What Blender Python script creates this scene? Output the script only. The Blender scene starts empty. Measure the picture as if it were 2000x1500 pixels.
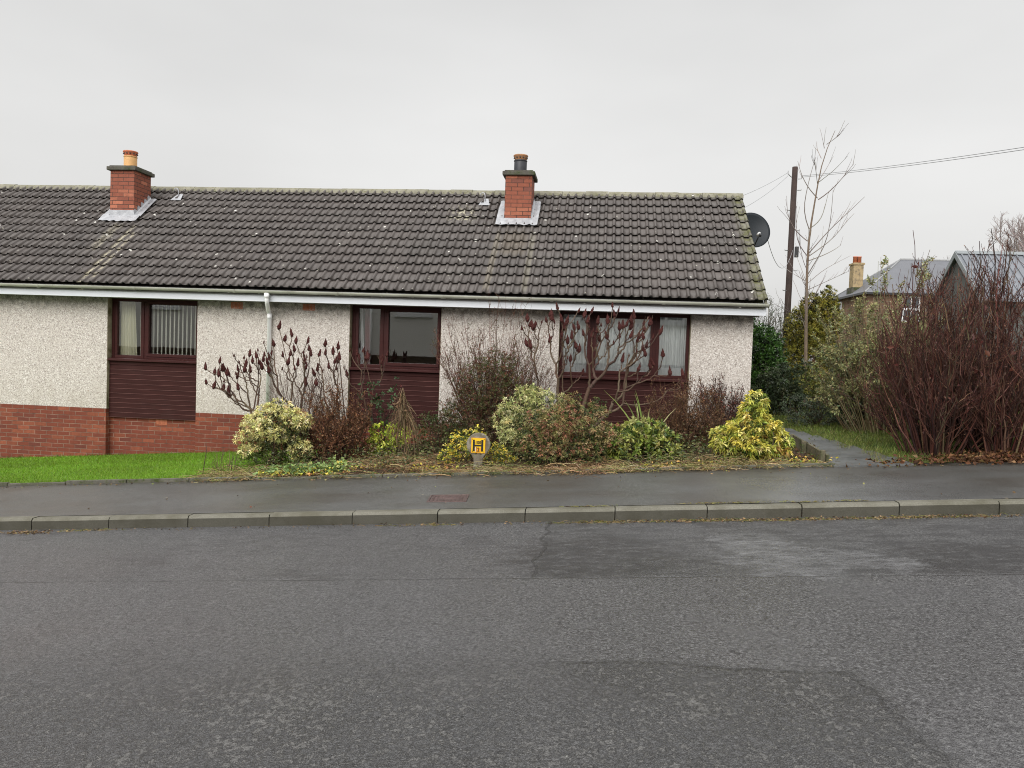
import bpy, bmesh, math, random
import numpy as np
from mathutils import Vector, Matrix
random.seed(5)
RNG = np.random.default_rng(11)
sc = bpy.context.scene
COL = sc.collection
PI = math.pi

# ---------------------------------------------------------------- terrain
def sx(X):
    """street gradient along X, levelling out far away"""
    X = np.asarray(X, float)
    return 0.0757 * np.where(X > 8, 8 + 5*np.tanh((X-8)/5), np.where(X < -14, -14 + 5*np.tanh((X+14)/5), X))
def sy(Y):
    Y = np.asarray(Y, float)
    return 0.02 * np.where(Y > 20, 20 + 10*np.tanh((Y-20)/10), Y)
def gz(X, Y):
    return 0.125 + sx(X) + sy(Y) + 0.1017
def g(X, Y):
    return float(gz(X, Y))
def rz(X):
    return 0.005 + sx(X)

# ---------------------------------------------------------------- objects
def tag(o, label=None, cat=None, group=None, kind=None):
    if label: o['label'] = label
    if cat: o['category'] = cat
    if group: o['group'] = group
    if kind: o['kind'] = kind
    return o
def thing(name, label, cat, loc=(0, 0, 0), group=None):
    o = bpy.data.objects.new(name, None)
    o.empty_display_size = 0.2
    COL.objects.link(o); o.location = loc
    return tag(o, label, cat, group)
def link(name, me, parent=None):
    o = bpy.data.objects.new(name, me)
    COL.objects.link(o)
    if parent is not None:
        o.parent = parent
    return o
def origin_of(parent):
    p = Vector((0, 0, 0))
    while parent is not None:
        p += parent.location; parent = parent.parent
    return p

def mesh_np(name, V, F, mats, parent=None, col=None, smooth=False, fmat=None):
    """V (n,3) world coordinates, F list of arrays (m,k)"""
    V = np.asarray(V, np.float32) - np.array(origin_of(parent), np.float32)
    if not isinstance(F, (list, tuple)): F = [F]
    F = [np.asarray(f, np.int32) for f in F if len(f)]
    me = bpy.data.meshes.new(name)
    me.vertices.add(len(V)); me.vertices.foreach_set('co', V.ravel())
    nl = sum(f.size for f in F); nf = sum(len(f) for f in F)
    me.loops.add(nl); me.loops.foreach_set('vertex_index', np.concatenate([f.ravel() for f in F]))
    me.polygons.add(nf)
    tot = np.concatenate([np.full(len(f), f.shape[1], np.int32) for f in F])
    st = np.concatenate([[0], np.cumsum(tot)[:-1]]).astype(np.int32)
    me.polygons.foreach_set('loop_start', st); me.polygons.foreach_set('loop_total', tot)
    if smooth: me.polygons.foreach_set('use_smooth', np.ones(nf, bool))
    if not isinstance(mats, (list, tuple)): mats = [mats]
    for m in mats: me.materials.append(m)
    if fmat is not None: me.polygons.foreach_set('material_index', np.asarray(fmat, np.int32))
    if col is not None:
        a = me.color_attributes.new('Col', 'FLOAT_COLOR', 'POINT')
        c = np.ones((len(V), 4), np.float32); c[:, :3] = col
        a.data.foreach_set('color', c.ravel())
    me.update(calc_edges=True); me.validate()
    return link(name, me, parent)

class MB:
    """collects boxes, prisms, tubes, lathes and links them as one mesh"""
    def __init__(s): s.v = []; s.f = []; s.m = []; s.mi = 0; s.sm = []; s.smooth = False
    def add(s, vs, fs):
        b = len(s.v); s.v += [tuple(map(float, v)) for v in vs]
        for f in fs:
            s.f.append([b+i for i in f]); s.m.append(s.mi); s.sm.append(s.smooth)
    def box(s, x0, x1, y0, y1, z0, z1):
        s.add([(x0,y0,z0),(x1,y0,z0),(x1,y1,z0),(x0,y1,z0),(x0,y0,z1),(x1,y0,z1),(x1,y1,z1),(x0,y1,z1)],
              [(0,3,2,1),(4,5,6,7),(0,1,5,4),(1,2,6,5),(2,3,7,6),(3,0,4,7)])
        return s
    def hexa(s, p8):
        s.add(p8, [(0,3,2,1),(4,5,6,7),(0,1,5,4),(1,2,6,5),(2,3,7,6),(3,0,4,7)]); return s
    def prism(s, poly, off):
        """poly: list of 3-D points, extruded by vector off"""
        n = len(poly); o = Vector(off)
        s.add([tuple(p) for p in poly] + [tuple(Vector(p)+o) for p in poly],
              [tuple(range(n))[::-1], tuple(range(n, 2*n))] + [(i, (i+1) % n, n+(i+1) % n, n+i) for i in range(n)])
        return s
    def tube(s, pts, r, n=8, caps=True):
        pts = [Vector(p) for p in pts]
        if not hasattr(r, '__len__'): r = [r]*len(pts)
        b = len(s.v); ref = None
        for i, p in enumerate(pts):
            t = (pts[min(i+1, len(pts)-1)] - pts[max(i-1, 0)]).normalized()
            if ref is None:
                ref = t.orthogonal().normalized()
            ref = (ref - t*ref.dot(t)).normalized()
            bi = t.cross(ref)
            for k in range(n):
                a = 2*PI*k/n
                s.v.append(tuple(p + (ref*math.cos(a)+bi*math.sin(a))*r[i]))
        for i in range(len(pts)-1):
            for k in range(n):
                s.f.append([b+i*n+k, b+i*n+(k+1) % n, b+(i+1)*n+(k+1) % n, b+(i+1)*n+k]); s.m.append(s.mi); s.sm.append(True)
        if caps:
            s.f.append([b+k for k in range(n)][::-1]); s.m.append(s.mi); s.sm.append(False)
            e = b+(len(pts)-1)*n
            s.f.append([e+k for k in range(n)]); s.m.append(s.mi); s.sm.append(False)
        return s
    def lathe(s, prof, c, n=20, jit=0):
        """prof: list of (r,z)"""
        b = len(s.v)
        for (r, z) in prof:
            for k in range(n):
                a = 2*PI*k/n; q = r*(1+random.uniform(-jit, jit))
                s.v.append((c[0]+q*math.cos(a), c[1]+q*math.sin(a), c[2]+z+(random.uniform(-jit, jit)*.02)))
        for i in range(len(prof)-1):
            for k in range(n):
                s.f.append([b+i*n+k, b+i*n+(k+1) % n, b+(i+1)*n+(k+1) % n, b+(i+1)*n+k]); s.m.append(s.mi); s.sm.append(True)
        s.f.append([b+k for k in range(n)][::-1]); s.m.append(s.mi); s.sm.append(False)
        e = b+(len(prof)-1)*n
        s.f.append([e+k for k in range(n)]); s.m.append(s.mi); s.sm.append(False)
        return s
    def build(s, name, mats, parent=None, bevel=0):
        o = Vector(origin_of(parent))
        me = bpy.data.meshes.new(name)
        me.from_pydata([tuple(Vector(v)-o) for v in s.v], [], s.f)
        for m in (mats if isinstance(mats, (list, tuple)) else [mats]): me.materials.append(m)
        me.polygons.foreach_set('material_index', s.m)
        me.polygons.foreach_set('use_smooth', s.sm)
        bm = bmesh.new(); bm.from_mesh(me)
        bmesh.ops.recalc_face_normals(bm, faces=bm.faces); bm.to_mesh(me); bm.free()
        me.update()
        ob = link(name, me, parent)
        if bevel:
            md = ob.modifiers.new('edge', 'BEVEL'); md.width = bevel; md.segments = 2; md.limit_method = 'ANGLE'
        return ob

# ---------------------------------------------------------------- materials
class S:
    """small shader builder"""
    def __init__(s, name):
        s.m = bpy.data.materials.new(name); s.m.use_nodes = True
        s.t = s.m.node_tree; s.N = s.t.nodes; s.L = s.t.links
        s.b = s.N['Principled BSDF']; s.out = s.N['Material Output']
        s._pos = None
    def new(s, t, **kw):
        n = s.N.new(t)
        for k, v in kw.items(): setattr(n, k, v)
        return n
    def put(s, sock, v):
        if hasattr(v, 'is_output'): s.L.new(v, sock)
        elif isinstance(v, (tuple, list)):
            v = tuple(v)
            if sock.type == 'RGBA' and len(v) == 3: v = v+(1,)
            sock.default_value = v
        else: sock.default_value = v
    @property
    def pos(s):
        if s._pos is None: s._pos = s.new('ShaderNodeNewGeometry').outputs['Position']
        return s._pos
    def xyz(s, v=None):
        n = s.new('ShaderNodeSeparateXYZ'); s.put(n.inputs[0], v or s.pos); return n.outputs
    def comb(s, x=0., y=0., z=0.):
        n = s.new('ShaderNodeCombineXYZ')
        for i, q in enumerate((x, y, z)): s.put(n.inputs[i], q)
        return n.outputs[0]
    def vscale(s, k, v=None):
        n = s.new('ShaderNodeVectorMath', operation='MULTIPLY'); s.put(n.inputs[0], v or s.pos); n.inputs[1].default_value = k
        return n.outputs[0]
    def noise(s, scale, detail=4, rough=.55, vec=None, dist=0.):
        n = s.new('ShaderNodeTexNoise'); s.put(n.inputs['Vector'], vec or s.pos)
        n.inputs['Scale'].default_value = scale; n.inputs['Detail'].default_value = detail
        n.inputs['Roughness'].default_value = rough; n.inputs['Distortion'].default_value = dist
        return n.outputs['Fac']
    def vor(s, scale, out='Color', feature='F1', vec=None, rand=1.):
        n = s.new('ShaderNodeTexVoronoi', feature=feature); s.put(n.inputs['Vector'], vec or s.pos)
        n.inputs['Scale'].default_value = scale; n.inputs['Randomness'].default_value = rand
        return n.outputs[out]
    def ramp(s, fac, stops, interp='LINEAR'):
        n = s.new('ShaderNodeValToRGB'); n.color_ramp.interpolation = interp
        e = n.color_ramp.elements
        while len(e) < len(stops): e.new(1)
        for i, (p, c) in enumerate(stops):
            e[i].position = p
            e[i].color = (c, c, c, 1) if not hasattr(c, '__len__') else tuple(c)+(1,)
        s.put(n.inputs[0], fac)
        return n.outputs[0]
    def mix(s, f, a, b, blend='MIX'):
        n = s.new('ShaderNodeMix', data_type='RGBA', blend_type=blend)
        s.put(n.inputs[0], f); s.put(n.inputs[6], a); s.put(n.inputs[7], b)
        return n.outputs[2]
    def math(s, op, a, b=0., c=None, clamp=False):
        n = s.new('ShaderNodeMath', operation=op, use_clamp=clamp); s.put(n.inputs[0], a); s.put(n.inputs[1], b)
        if c is not None: s.put(n.inputs[2], c)
        return n.outputs[0]
    def sstep(s, v, a, b, lo=0., hi=1.):
        n = s.new('ShaderNodeMapRange', interpolation_type='SMOOTHSTEP')
        s.put(n.inputs[0], v); n.inputs[1].default_value = a; n.inputs[2].default_value = b
        n.inputs[3].default_value = lo; n.inputs[4].default_value = hi
        return n.outputs[0]
    def mul(s, *a):
        r = a[0]
        for q in a[1:]: r = s.math('MULTIPLY', r, q)
        return r
    def attr(s, name='Col'):
        return s.new('ShaderNodeVertexColor', layer_name=name).outputs[0]
    def bump(s, h, strength=.5, dist=.01, normal=None):
        n = s.new('ShaderNodeBump'); n.inputs['Strength'].default_value = strength
        n.inputs['Distance'].default_value = dist; s.put(n.inputs['Height'], h)
        if normal is not None: s.put(n.inputs['Normal'], normal)
        return n.outputs[0]
    def done(s, col, rough=.7, normal=None, spec=.5, metal=0., **kw):
        s.put(s.b.inputs['Base Color'], col); s.put(s.b.inputs['Roughness'], rough)
        s.put(s.b.inputs['Specular IOR Level'], spec); s.put(s.b.inputs['Metallic'], metal)
        if normal is not None: s.put(s.b.inputs['Normal'], normal)
        for k, v in kw.items(): s.put(s.b.inputs[k], v)
        return s.m

M = {}
def plain(name, col, rough=.6, var=.25, scale=6, spec=.4, metal=0., bump=0.):
    s = S(name)
    f = s.noise(scale, 6, .6)
    c = s.mix(s.ramp(f, [(.3, 0), (.7, 1)]), tuple(x*(1-var) for x in col), tuple(min(1, x*(1+var)) for x in col))
    nrm = s.bump(s.noise(scale*12, 3), bump, .004) if bump else None
    return s.done(c, rough, nrm, spec, metal)

def m_dash():
    s = S('pebbledash'); o = s.xyz()
    cell = s.vor(72, 'Color')
    v = s.xyz(cell)[0]
    c = s.ramp(v, [(0., (.25,.215,.19)), (.14, (.415,.37,.33)), (.5, (.54,.49,.44)), (.85, (.64,.595,.545)), (1., (.77,.735,.69))])
    big = s.noise(1.3, 5, .6)
    c = s.mix(s.ramp(big, [(.35, .0), (.7, .25)]), c, (.46,.41,.36))
    # dark algae directly under the eaves
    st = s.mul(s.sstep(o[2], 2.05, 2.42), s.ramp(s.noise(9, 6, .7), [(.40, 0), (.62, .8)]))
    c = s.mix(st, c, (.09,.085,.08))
    lo = s.mul(s.sstep(o[2], 1.15, .42), s.ramp(s.noise(4, 6, .7, s.vscale((1,1,.35))), [(.42, 0), (.66, .4)]))
    c = s.mix(lo, c, (.36,.315,.25))
    dr = s.mul(s.ramp(s.noise(5, 5, .65, s.vscale((1.6,1.6,.12))), [(.56, 0), (.72, .35)]), s.sstep(o[2], .9, 2.3))
    c = s.mix(dr, c, (.30,.27,.235))
    rust = s.ramp(s.vor(2.6, 'Distance'), [(.02, .55), (.05, 0)])
    c = s.mix(rust, c, (.24,.13,.07))
    h = s.vor(72, 'Distance')
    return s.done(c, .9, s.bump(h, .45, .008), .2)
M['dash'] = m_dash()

def m_brick(name, c1, c2, c3, mort):
    s = S(name); o = s.xyz()
    v = s.comb(s.math('ADD', o[0], o[1]), s.math('SUBTRACT', o[2], .4237), 0.)
    n = s.new('ShaderNodeTexBrick'); s.put(n.inputs['Vector'], v)
    n.inputs['Scale'].default_value = 1; n.inputs['Brick Width'].default_value = .225; n.inputs['Row Height'].default_value = .075
    n.inputs['Mortar Size'].default_value = .0055; n.inputs['Mortar Smooth'].default_value = .2; n.inputs['Bias'].default_value = 0
    s.put(n.inputs['Color1'], (0,0,0,1)); s.put(n.inputs['Color2'], (1,1,1,1)); s.put(n.inputs['Mortar'], (.5,.5,.5,1))
    bc = s.ramp(n.outputs['Color'], [(0, c3), (.12, c1), (.65, c1), (.85, c2), (1, tuple(x*1.25 for x in c2))])
    bc = s.mix(s.ramp(s.noise(14, 5, .65), [(.3, 0), (.75, .55)]), bc, tuple(x*.55 for x in c1))
    mc = s.mix(s.ramp(s.noise(5, 3), [(.35, 0), (.65, 1)]), mort, tuple(x*.35 for x in mort))
    c = s.mix(n.outputs['Fac'], bc, mc)
    h = s.math('ADD', s.math('MULTIPLY', n.outputs['Fac'], -1.), s.math('MULTIPLY', s.noise(90, 3), .25))
    return s.done(c, .8, s.bump(h, .6, .006), .3)
M['brick'] = m_brick('red_brick', (.20,.051,.029), (.255,.074,.039), (.145,.042,.029), (.30,.19,.14))
M['chimney_brick'] = m_brick('chimney_brick', (.27,.085,.050), (.37,.130,.075), (.17,.065,.05), (.10,.06,.045))

def m_tile():
    s = S('concrete_roof_tile'); o = s.xyz()
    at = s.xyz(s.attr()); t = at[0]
    base = s.ramp(t, [(0., (.048,.040,.036)), (.5, (.072,.061,.055)), (1., (.104,.090,.081))])
    base = s.mix(s.ramp(s.noise(.8, 4), [(.3, 0), (.7, .35)]), base, (.085,.065,.058))
    base = s.mix(s.ramp(s.noise(40, 4, .7), [(.35, 0), (.75, .35)]), base, (.13,.12,.11))
    # lichen dots
    q = s.vscale((1, .8, .8))
    d = s.ramp(s.vor(3.3, 'Distance', vec=q), [(.06, 1), (.10, 0)])
    d = s.mul(d, s.ramp(s.noise(14, 3), [(.43, 0), (.50, 1)]))
    d2 = s.mul(s.ramp(s.vor(6.5, 'Distance'), [(.08, 1), (.14, 0)]), s.ramp(s.noise(2.0, 3), [(.48, 0), (.6, 1)]))
    base = s.mix(d, base, (.66,.64,.58)); base = s.mix(s.math('MULTIPLY', d2, .8), base, (.42,.40,.33))
    # pale washed streaks below the chimneys
    br = s.ramp(s.noise(11, 5, .7), [(.42, 0), (.58, 1)])
    def streak(x, w, y0, y1, k):
        a = s.sstep(s.math('ABSOLUTE', s.math('SUBTRACT', o[0], x)), w, w*.5)
        return s.mul(a, s.sstep(o[1], y1, y1-.25), s.sstep(o[1], y0-.1, y0+.05), k)
    base = s.mix(s.mul(streak(-8.99, .075, -.5, 1.25, 1.), br), base, (.40,.36,.25))
    base = s.mix(s.mul(streak(-8.84, .07, -.3, 1.1, .8), br), base, (.36,.32,.23))
    base = s.mix(s.mul(streak(-9.35, .16, .5, 1.3, .7), br), base, (.30,.27,.2))
    base = s.mix(streak(-1.88, .07, -.3, 1.25, .55), base, (.22,.19,.145))
    base = s.mix(streak(-1.24, .06, -.3, 1.25, .5), base, (.20,.18,.135))
    base = s.mix(streak(-1.56, .3, .55, 1.3, .5), base, (.13,.105,.075))
    bl = s.mul(s.sstep(s.math('ABSOLUTE', s.math('ADD', o[0], 2.65)), .38, .1), s.sstep(s.math('ABSOLUTE', s.math('SUBTRACT', o[1], 1.68)), .32, .1), s.ramp(s.noise(13, 5, .7), [(.5, 0), (.6, 1)]))
    base = s.mix(bl, base, (.40,.37,.27))
    # moss near ridge, verge and eave corner
    mo = s.math('MAXIMUM', s.mul(s.sstep(o[1], 2.18, 2.5), s.sstep(o[0], -4, 2, .25, 1.)), s.mul(s.sstep(o[0], 2.36, 2.58), 1.1))
    mo = s.mul(mo, s.ramp(s.noise(8, 6, .75), [(.43, 0), (.54, 1)]))
    base = s.mix(mo, base, s.mix(s.noise(20, 3), (.022,.026,.008), (.15,.145,.045)))
    pa = s.mul(s.sstep(o[0], 2.36, 2.58), s.ramp(s.noise(5, 3), [(.4, 0), (.6, .6)]))
    base = s.mix(pa, base, (.22,.21,.16))
    base = s.mix(s.math('MULTIPLY', at[1], .92), base, (.010,.008,.007))   # front edges blackened for dirt and for the shadow gap between courses
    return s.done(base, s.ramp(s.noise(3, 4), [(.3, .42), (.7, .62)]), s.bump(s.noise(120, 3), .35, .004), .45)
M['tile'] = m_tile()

def m_ridge():
    s = S('ridge_concrete')
    c = s.mix(s.ramp(s.noise(3, 5, .6), [(.35, 0), (.65, 1)]), (.165,.155,.115), (.25,.235,.18))
    c = s.mix(s.ramp(s.noise(16, 5, .7), [(.5, 0), (.66, .9)]), c, (.12,.115,.05))
    return s.done(c, .85, s.bump(s.noise(60, 4), .4, .006), .3)
M['ridge'] = m_ridge()

def m_mossy(name, a, b, moss, k=.55):
    s = S(name)
    c = s.mix(s.ramp(s.noise(12, 5, .6), [(.3, 0), (.7, 1)]), a, b)
    c = s.mix(s.ramp(s.noise(6, 6, .7), [(.62-k*.3, 0), (.72-k*.2, 1)]), c, moss)
    return s.done(c, .9, s.bump(s.noise(70, 4), .6, .006), .25)
M['cap'] = m_mossy('chimney_cap_concrete', (.06,.055,.045), (.13,.12,.10), (.035,.05,.012), .5)
M['edging'] = m_mossy('edging_concrete', (.08,.075,.06), (.17,.16,.13), (.05,.06,.02), .5)
M['post'] = m_mossy('weathered_concrete', (.125,.106,.076), (.215,.187,.142), (.27,.25,.21), .3)
M['board'] = m_mossy('weathered_edging_board', (.10,.085,.055), (.17,.15,.10), (.06,.065,.03), .45)
M['stone_chimney'] = m_mossy('chimney_stone', (.30,.22,.12), (.40,.31,.18), (.18,.14,.09), .5)

def m_lead():
    s = S('lead_flashing')
    c = s.mix(s.ramp(s.noise(9, 5, .6), [(.3, 0), (.7, 1)]), (.28,.285,.30), (.46,.465,.48))
    return s.done(c, .5, s.bump(s.noise(14, 4), .5, .01), .5, .25)
M['lead'] = m_lead()
M['pot_buff'] = plain('buff_clay_pot', (.58,.33,.13), .55, .12, 8)
M['terracotta'] = plain('terracotta', (.44,.14,.07), .6, .25, 20)
M['pot_grey'] = plain('dark_grey_clay_pot', (.030,.031,.036), .45, .2, 8)
M['cowl_tan'] = plain('tan_clay_cowl', (.34,.17,.08), .6, .25, 20)

def m_upvc():
    s = S('white_fascia'); o = s.xyz()
    st = s.vscale((1.2, 1, 9))
    c = s.mix(s.ramp(s.noise(1.2, 5, .6, st), [(.4, 0), (.8, .55)]), (.66,.68,.71), (.56,.575,.59))
    return s.done(c, .45, None, .4)
M['white'] = m_upvc()
def m_gutter():
    s = S('weathered_gutter')
    c = s.mix(s.ramp(s.noise(2.2, 6, .65), [(.35, 0), (.7, 1)]), (.46,.465,.39), (.34,.34,.275))
    c = s.mix(s.ramp(s.noise(11, 5, .7, s.vscale((.3,1,1))), [(.56, 0), (.72, .7)]), c, (.20,.19,.14))
    return s.done(c, .45, None, .4)
M['gutter'] = m_gutter()
M['pipe'] = plain('grey_white_pipe', (.90,.90,.89), .4, .1, 5)

def m_maroon(name, col, gr=.15, rough=.4):
    s = S(name)
    v = s.vscale((.7, 1, 14))
    c = s.mix(s.ramp(s.noise(4, 6, .6, v), [(.3, 0), (.75, 1)]), tuple(x*(1-gr) for x in col), tuple(x*(1+gr*1.6) for x in col))
    c = s.mix(s.ramp(s.noise(1.5, 5, .6), [(.55, 0), (.85, .25)]), c, (.08,.05,.045))
    return s.done(c, rough, s.bump(s.noise(30, 4, .6, v), .15, .003), .14)
M['frame'] = m_maroon('maroon_frame', (.046,.0145,.0132))
M['panel'] = m_maroon('maroon_panel', (.040,.0135,.0120), .22, .75)
M['panel_edge'] = plain('lit_board_edge', (.15,.065,.055), .6, .35, 5)  # pale colour painted for the light that board edges catch
M['jamb'] = m_mossy('jamb_render', (.22,.185,.125), (.34,.29,.20), (.12,.10,.05), .45)
M['dark'] = plain('room_interior', (.22,.20,.18), .9, .1, 1)
M['soffit'] = plain('soffit_board', (.30,.29,.27), .7, .1, 2)

def m_glass():
    s = S('window_glass')
    fr = s.new('ShaderNodeFresnel'); fr.inputs[0].default_value = 1.55
    k = s.math('MULTIPLY', fr.outputs[0], 5.2, clamp=True)
    tr = s.new('ShaderNodeBsdfTransparent'); tr.inputs[0].default_value = (.95,.96,.95,1)
    gl = s.new('ShaderNodeBsdfGlossy'); gl.inputs['Roughness'].default_value = .01; gl.inputs['Color'].default_value = (1,1,1,1)
    s.put(gl.inputs['Normal'], s.bump(s.noise(1.5, 2), .02, .02))
    mx = s.new('ShaderNodeMixShader'); s.put(mx.inputs[0], k); s.L.new(tr.outputs[0], mx.inputs[1]); s.L.new(gl.outputs[0], mx.inputs[2])
    s.L.new(mx.outputs[0], s.out.inputs[0])
    return s.m
M['glass'] = m_glass()
def m_cloth(name, col, alpha=1.):
    s = S(name)
    w = s.noise(3, 4, .6, s.vscale((9, 9, .4)))
    c = s.mix(s.ramp(w, [(.3, 0), (.7, 1)]), tuple(x*.8 for x in col), col)
    s.put(s.b.inputs['Alpha'], alpha)
    return s.done(c, .85, None, .2)
M['cream'] = m_cloth('cream_curtain_cloth', (.95,.93,.74))
M['net'] = m_cloth('white_net_cloth', (.93,.96,.96), .93)
M['lace'] = m_cloth('white_lace_cloth', (.9,.92,.93))
M['redcurtain'] = m_cloth('red_curtain_cloth', (.25,.07,.09))
M['slat'] = m_cloth('blind_slat_cloth', (.97,.98,.86))
M['brown_wood'] = plain('brown_curtain_edge', (.16,.085,.03), .7)

# road ---------------------------------------------------------------
def m_road():
    s = S('wet_asphalt'); o = s.xyz(); X, Y = o[0], o[1]
    w1 = s.noise(1.4, 4, .6)
    Yw = s.math('ADD', Y, s.math('MULTIPLY', s.math('SUBTRACT', w1, .5), .28))
    Xw = s.math('ADD', X, s.math('MULTIPLY', s.math('SUBTRACT', s.noise(1.9, 4, .6, s.vscale((1,1.3,1))), .5), .28))
    fine = s.vor(150, 'Color'); fv = s.xyz(fine)[0]
    fine2 = s.noise(75, 4, .7)
    base = s.mix(s.ramp(fv, [(.2, 0), (.95, 1)]), (.050,.049,.050), (.116,.113,.115))
    base = s.mix(s.ramp(s.noise(.45, 5, .6), [(.35, 0), (.7, .5)]), base, (.095,.091,.094))
    base = s.mix(s.ramp(s.noise(38, 5, .75), [(.40, .85), (.53, 0)]), base, (.020,.019,.020))
    base = s.mix(s.ramp(s.noise(52, 4, .75), [(.49, 0), (.61, .8)]), base, (.20,.197,.195))
    # stretched dark damp marks on the strip next to the kerb
    far = s.sstep(Yw, -7.15, -7.05)
    damp = s.ramp(s.noise(5.5, 6, .72, s.vscale((.55, 1.5, 1))), [(.46, 0), (.60, 1)])
    dm = s.mul(far, damp, s.ramp(s.noise(.9, 4), [(.40, .25), (.60, 1)]))
    old = s.mul(far, s.sstep(Xw, -.45, -.38))          # older coarser strip right of the cross joint
    base = s.mix(s.mul(dm, .55), base, (.030,.027,.029))
    def blob(cx, cy, rx, ry, w=.0):
        dx = s.math('DIVIDE', s.math('SUBTRACT', Xp if w else Xw, cx), rx); dy = s.math('DIVIDE', s.math('SUBTRACT', Yp if w else Yw, cy), ry)
        return s.sstep(s.math('ADD', s.math('MULTIPLY', dx, dx), s.math('MULTIPLY', dy, dy)), 1.3, .45)
    Xp = s.math('ADD', X, s.math('MULTIPLY', s.math('SUBTRACT', s.noise(3.1, 6, .65, s.vscale((1,1.2,1))), .5), 1.5))
    Yp = s.math('ADD', Y, s.math('MULTIPLY', s.math('SUBTRACT', s.noise(2.7, 6, .65, s.vscale((1.1,1,1.3))), .5), 1.3))
    stain = s.math('MAXIMUM', blob(.05, -6.45, .75, .75), blob(3.0, -6.7, .95, .55))
    strk = s.ramp(s.noise(9, 8, .8, s.vscale((.8, 1.7, 1))), [(.45, 0), (.52, 1)])
    base = s.mix(s.mul(stain, strk, far, .85), base, (.022,.018,.018))
    base = s.mix(s.mul(old, damp, .6), base, (.026,.024,.026))
    base = s.mix(s.mul(old, .2), base, (.050,.053,.052))
    # worn coarse surfacing in the foreground: pale flakes of binder on dark stone
    edge = s.math('SUBTRACT', Yw, s.math('ADD', s.math('MULTIPLY', s.math('MAXIMUM', X, -.6), -.075), -8.72))
    cut = s.math('SUBTRACT', Xw, s.math('MULTIPLY_ADD', Y, -.12, .28))
    worn = s.mul(s.math('MAXIMUM', s.mul(s.sstep(edge, .08, -.05), s.sstep(X, -.6, .2)), s.mul(s.sstep(edge, .45, -.75), s.sstep(X, .3, -.5))), s.sstep(cut, .10, -.02))
    fl = s.noise(30, 8, .78, s.vscale((1, .8, 1)), .15)
    patch = s.ramp(s.noise(1.6, 4, .6), [(.30, 0), (.68, 1)])
    flk = s.math('ADD', fl, s.math('MULTIPLY', s.math('SUBTRACT', patch, .5), .07))
    flk = s.ramp(flk, [(.505, 0), (.545, .85), (.64, 1)])
    coarse = s.mix(s.ramp(s.vor(85, 'Distance'), [(.1, 0), (.6, 1)]), (.078,.079,.080), (.038,.038,.039))
    base = s.mix(s.mul(worn, .48), base, coarse)
    base = s.mix(s.mul(worn, flk), base, s.mix(fv, (.12,.117,.113), (.18,.175,.168)))
    # joints
    def line(v, c, w, k=1.):
        return s.sstep(s.math('ABSOLUTE', s.math('SUBTRACT', v, c)), w, w*.3, 0., k)
    brk = s.ramp(s.noise(6, 5, .7), [(.36, .15), (.56, 1)])
    Yj = s.math('ADD', Y, s.math('MULTIPLY', s.math('SUBTRACT', s.noise(3.2, 5, .7), .5), .09))
    jl = s.mul(line(Yj, -7.1, .02), brk, .75)
    jc = s.mul(line(Xw, -.42, .02), s.sstep(Y, -7.15, -7.05), .8)
    je = s.mul(line(edge, 0., .03), s.sstep(X, -.9, .2), s.sstep(cut, .05, -.02), brk, .6)
    jd = s.mul(line(cut, 0., .02), s.sstep(edge, .05, -.05), brk, .6)
    j = s.math('MAXIMUM', s.math('MAXIMUM', jl, jc), s.math('MAXIMUM', je, jd))
    base = s.mix(s.mul(j, .75), base, (.017,.016,.016))
    # smooth wet patches (dips holding water)
    rag = s.ramp(s.noise(11, 7, .75, s.vscale((.6, 1.3, 1))), [(.36, 0), (.60, 1)])
    pud = s.math('MAXIMUM', blob(1.45, -6.40, .40, .60, 1), blob(2.15, -6.65, .34, .40, 1))
    pud = s.mul(s.math('MAXIMUM', pud, s.mul(blob(1.65, -6.95, .45, .2, 1), .8)), rag)
    small = s.mul(s.ramp(s.noise(2.3, 5, .7, s.vscale((.6, 1.6, 1))), [(.60, 0), (.72, .7)]), rag)
    base = s.mix(s.mul(pud, .85), base, (.165,.165,.17))  # sky reflection in the wet patches painted as a paler base colour
    # white specks of grit
    sp = s.mul(s.ramp(s.vor(7, 'Distance'), [(.022, 1), (.034, 0)]), s.ramp(s.noise(3.1, 1), [(.52, 0), (.56, 1)]))
    base = s.mix(sp, base, (.55,.54,.5))
    dk = s.mul(s.ramp(s.vor(4.3, 'Distance'), [(.03, 1), (.045, 0)]), s.ramp(s.noise(2.1, 1), [(.55, 0), (.58, 1)]))
    base = s.mix(dk, base, (.012,.012,.012))
    rgh = s.ramp(s.noise(.7, 4, .6), [(.3, .27), (.7, .44)])
    rgh = s.math('SUBTRACT', rgh, s.mul(s.math('MAXIMUM', pud, s.mul(small, .6)), .12))
    rgh = s.math('SUBTRACT', rgh, s.mul(blob(1.4, -7.9, 2.4, 1.5, 1), .10))
    h = s.math('ADD', s.math('MULTIPLY', fine2, .7), s.math('MULTIPLY', s.vor(150, 'Distance'), .6))
    h = s.math('ADD', h, s.mul(worn, flk, .55))
    h = s.math('MULTIPLY', h, s.math('SUBTRACT', 1., s.mul(pud, .75)))
    h = s.math('SUBTRACT', h, s.mul(j, 1.2))
    return s.done(base, rgh, s.bump(h, .9, .016), .7)
M['road'] = m_road()
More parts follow.
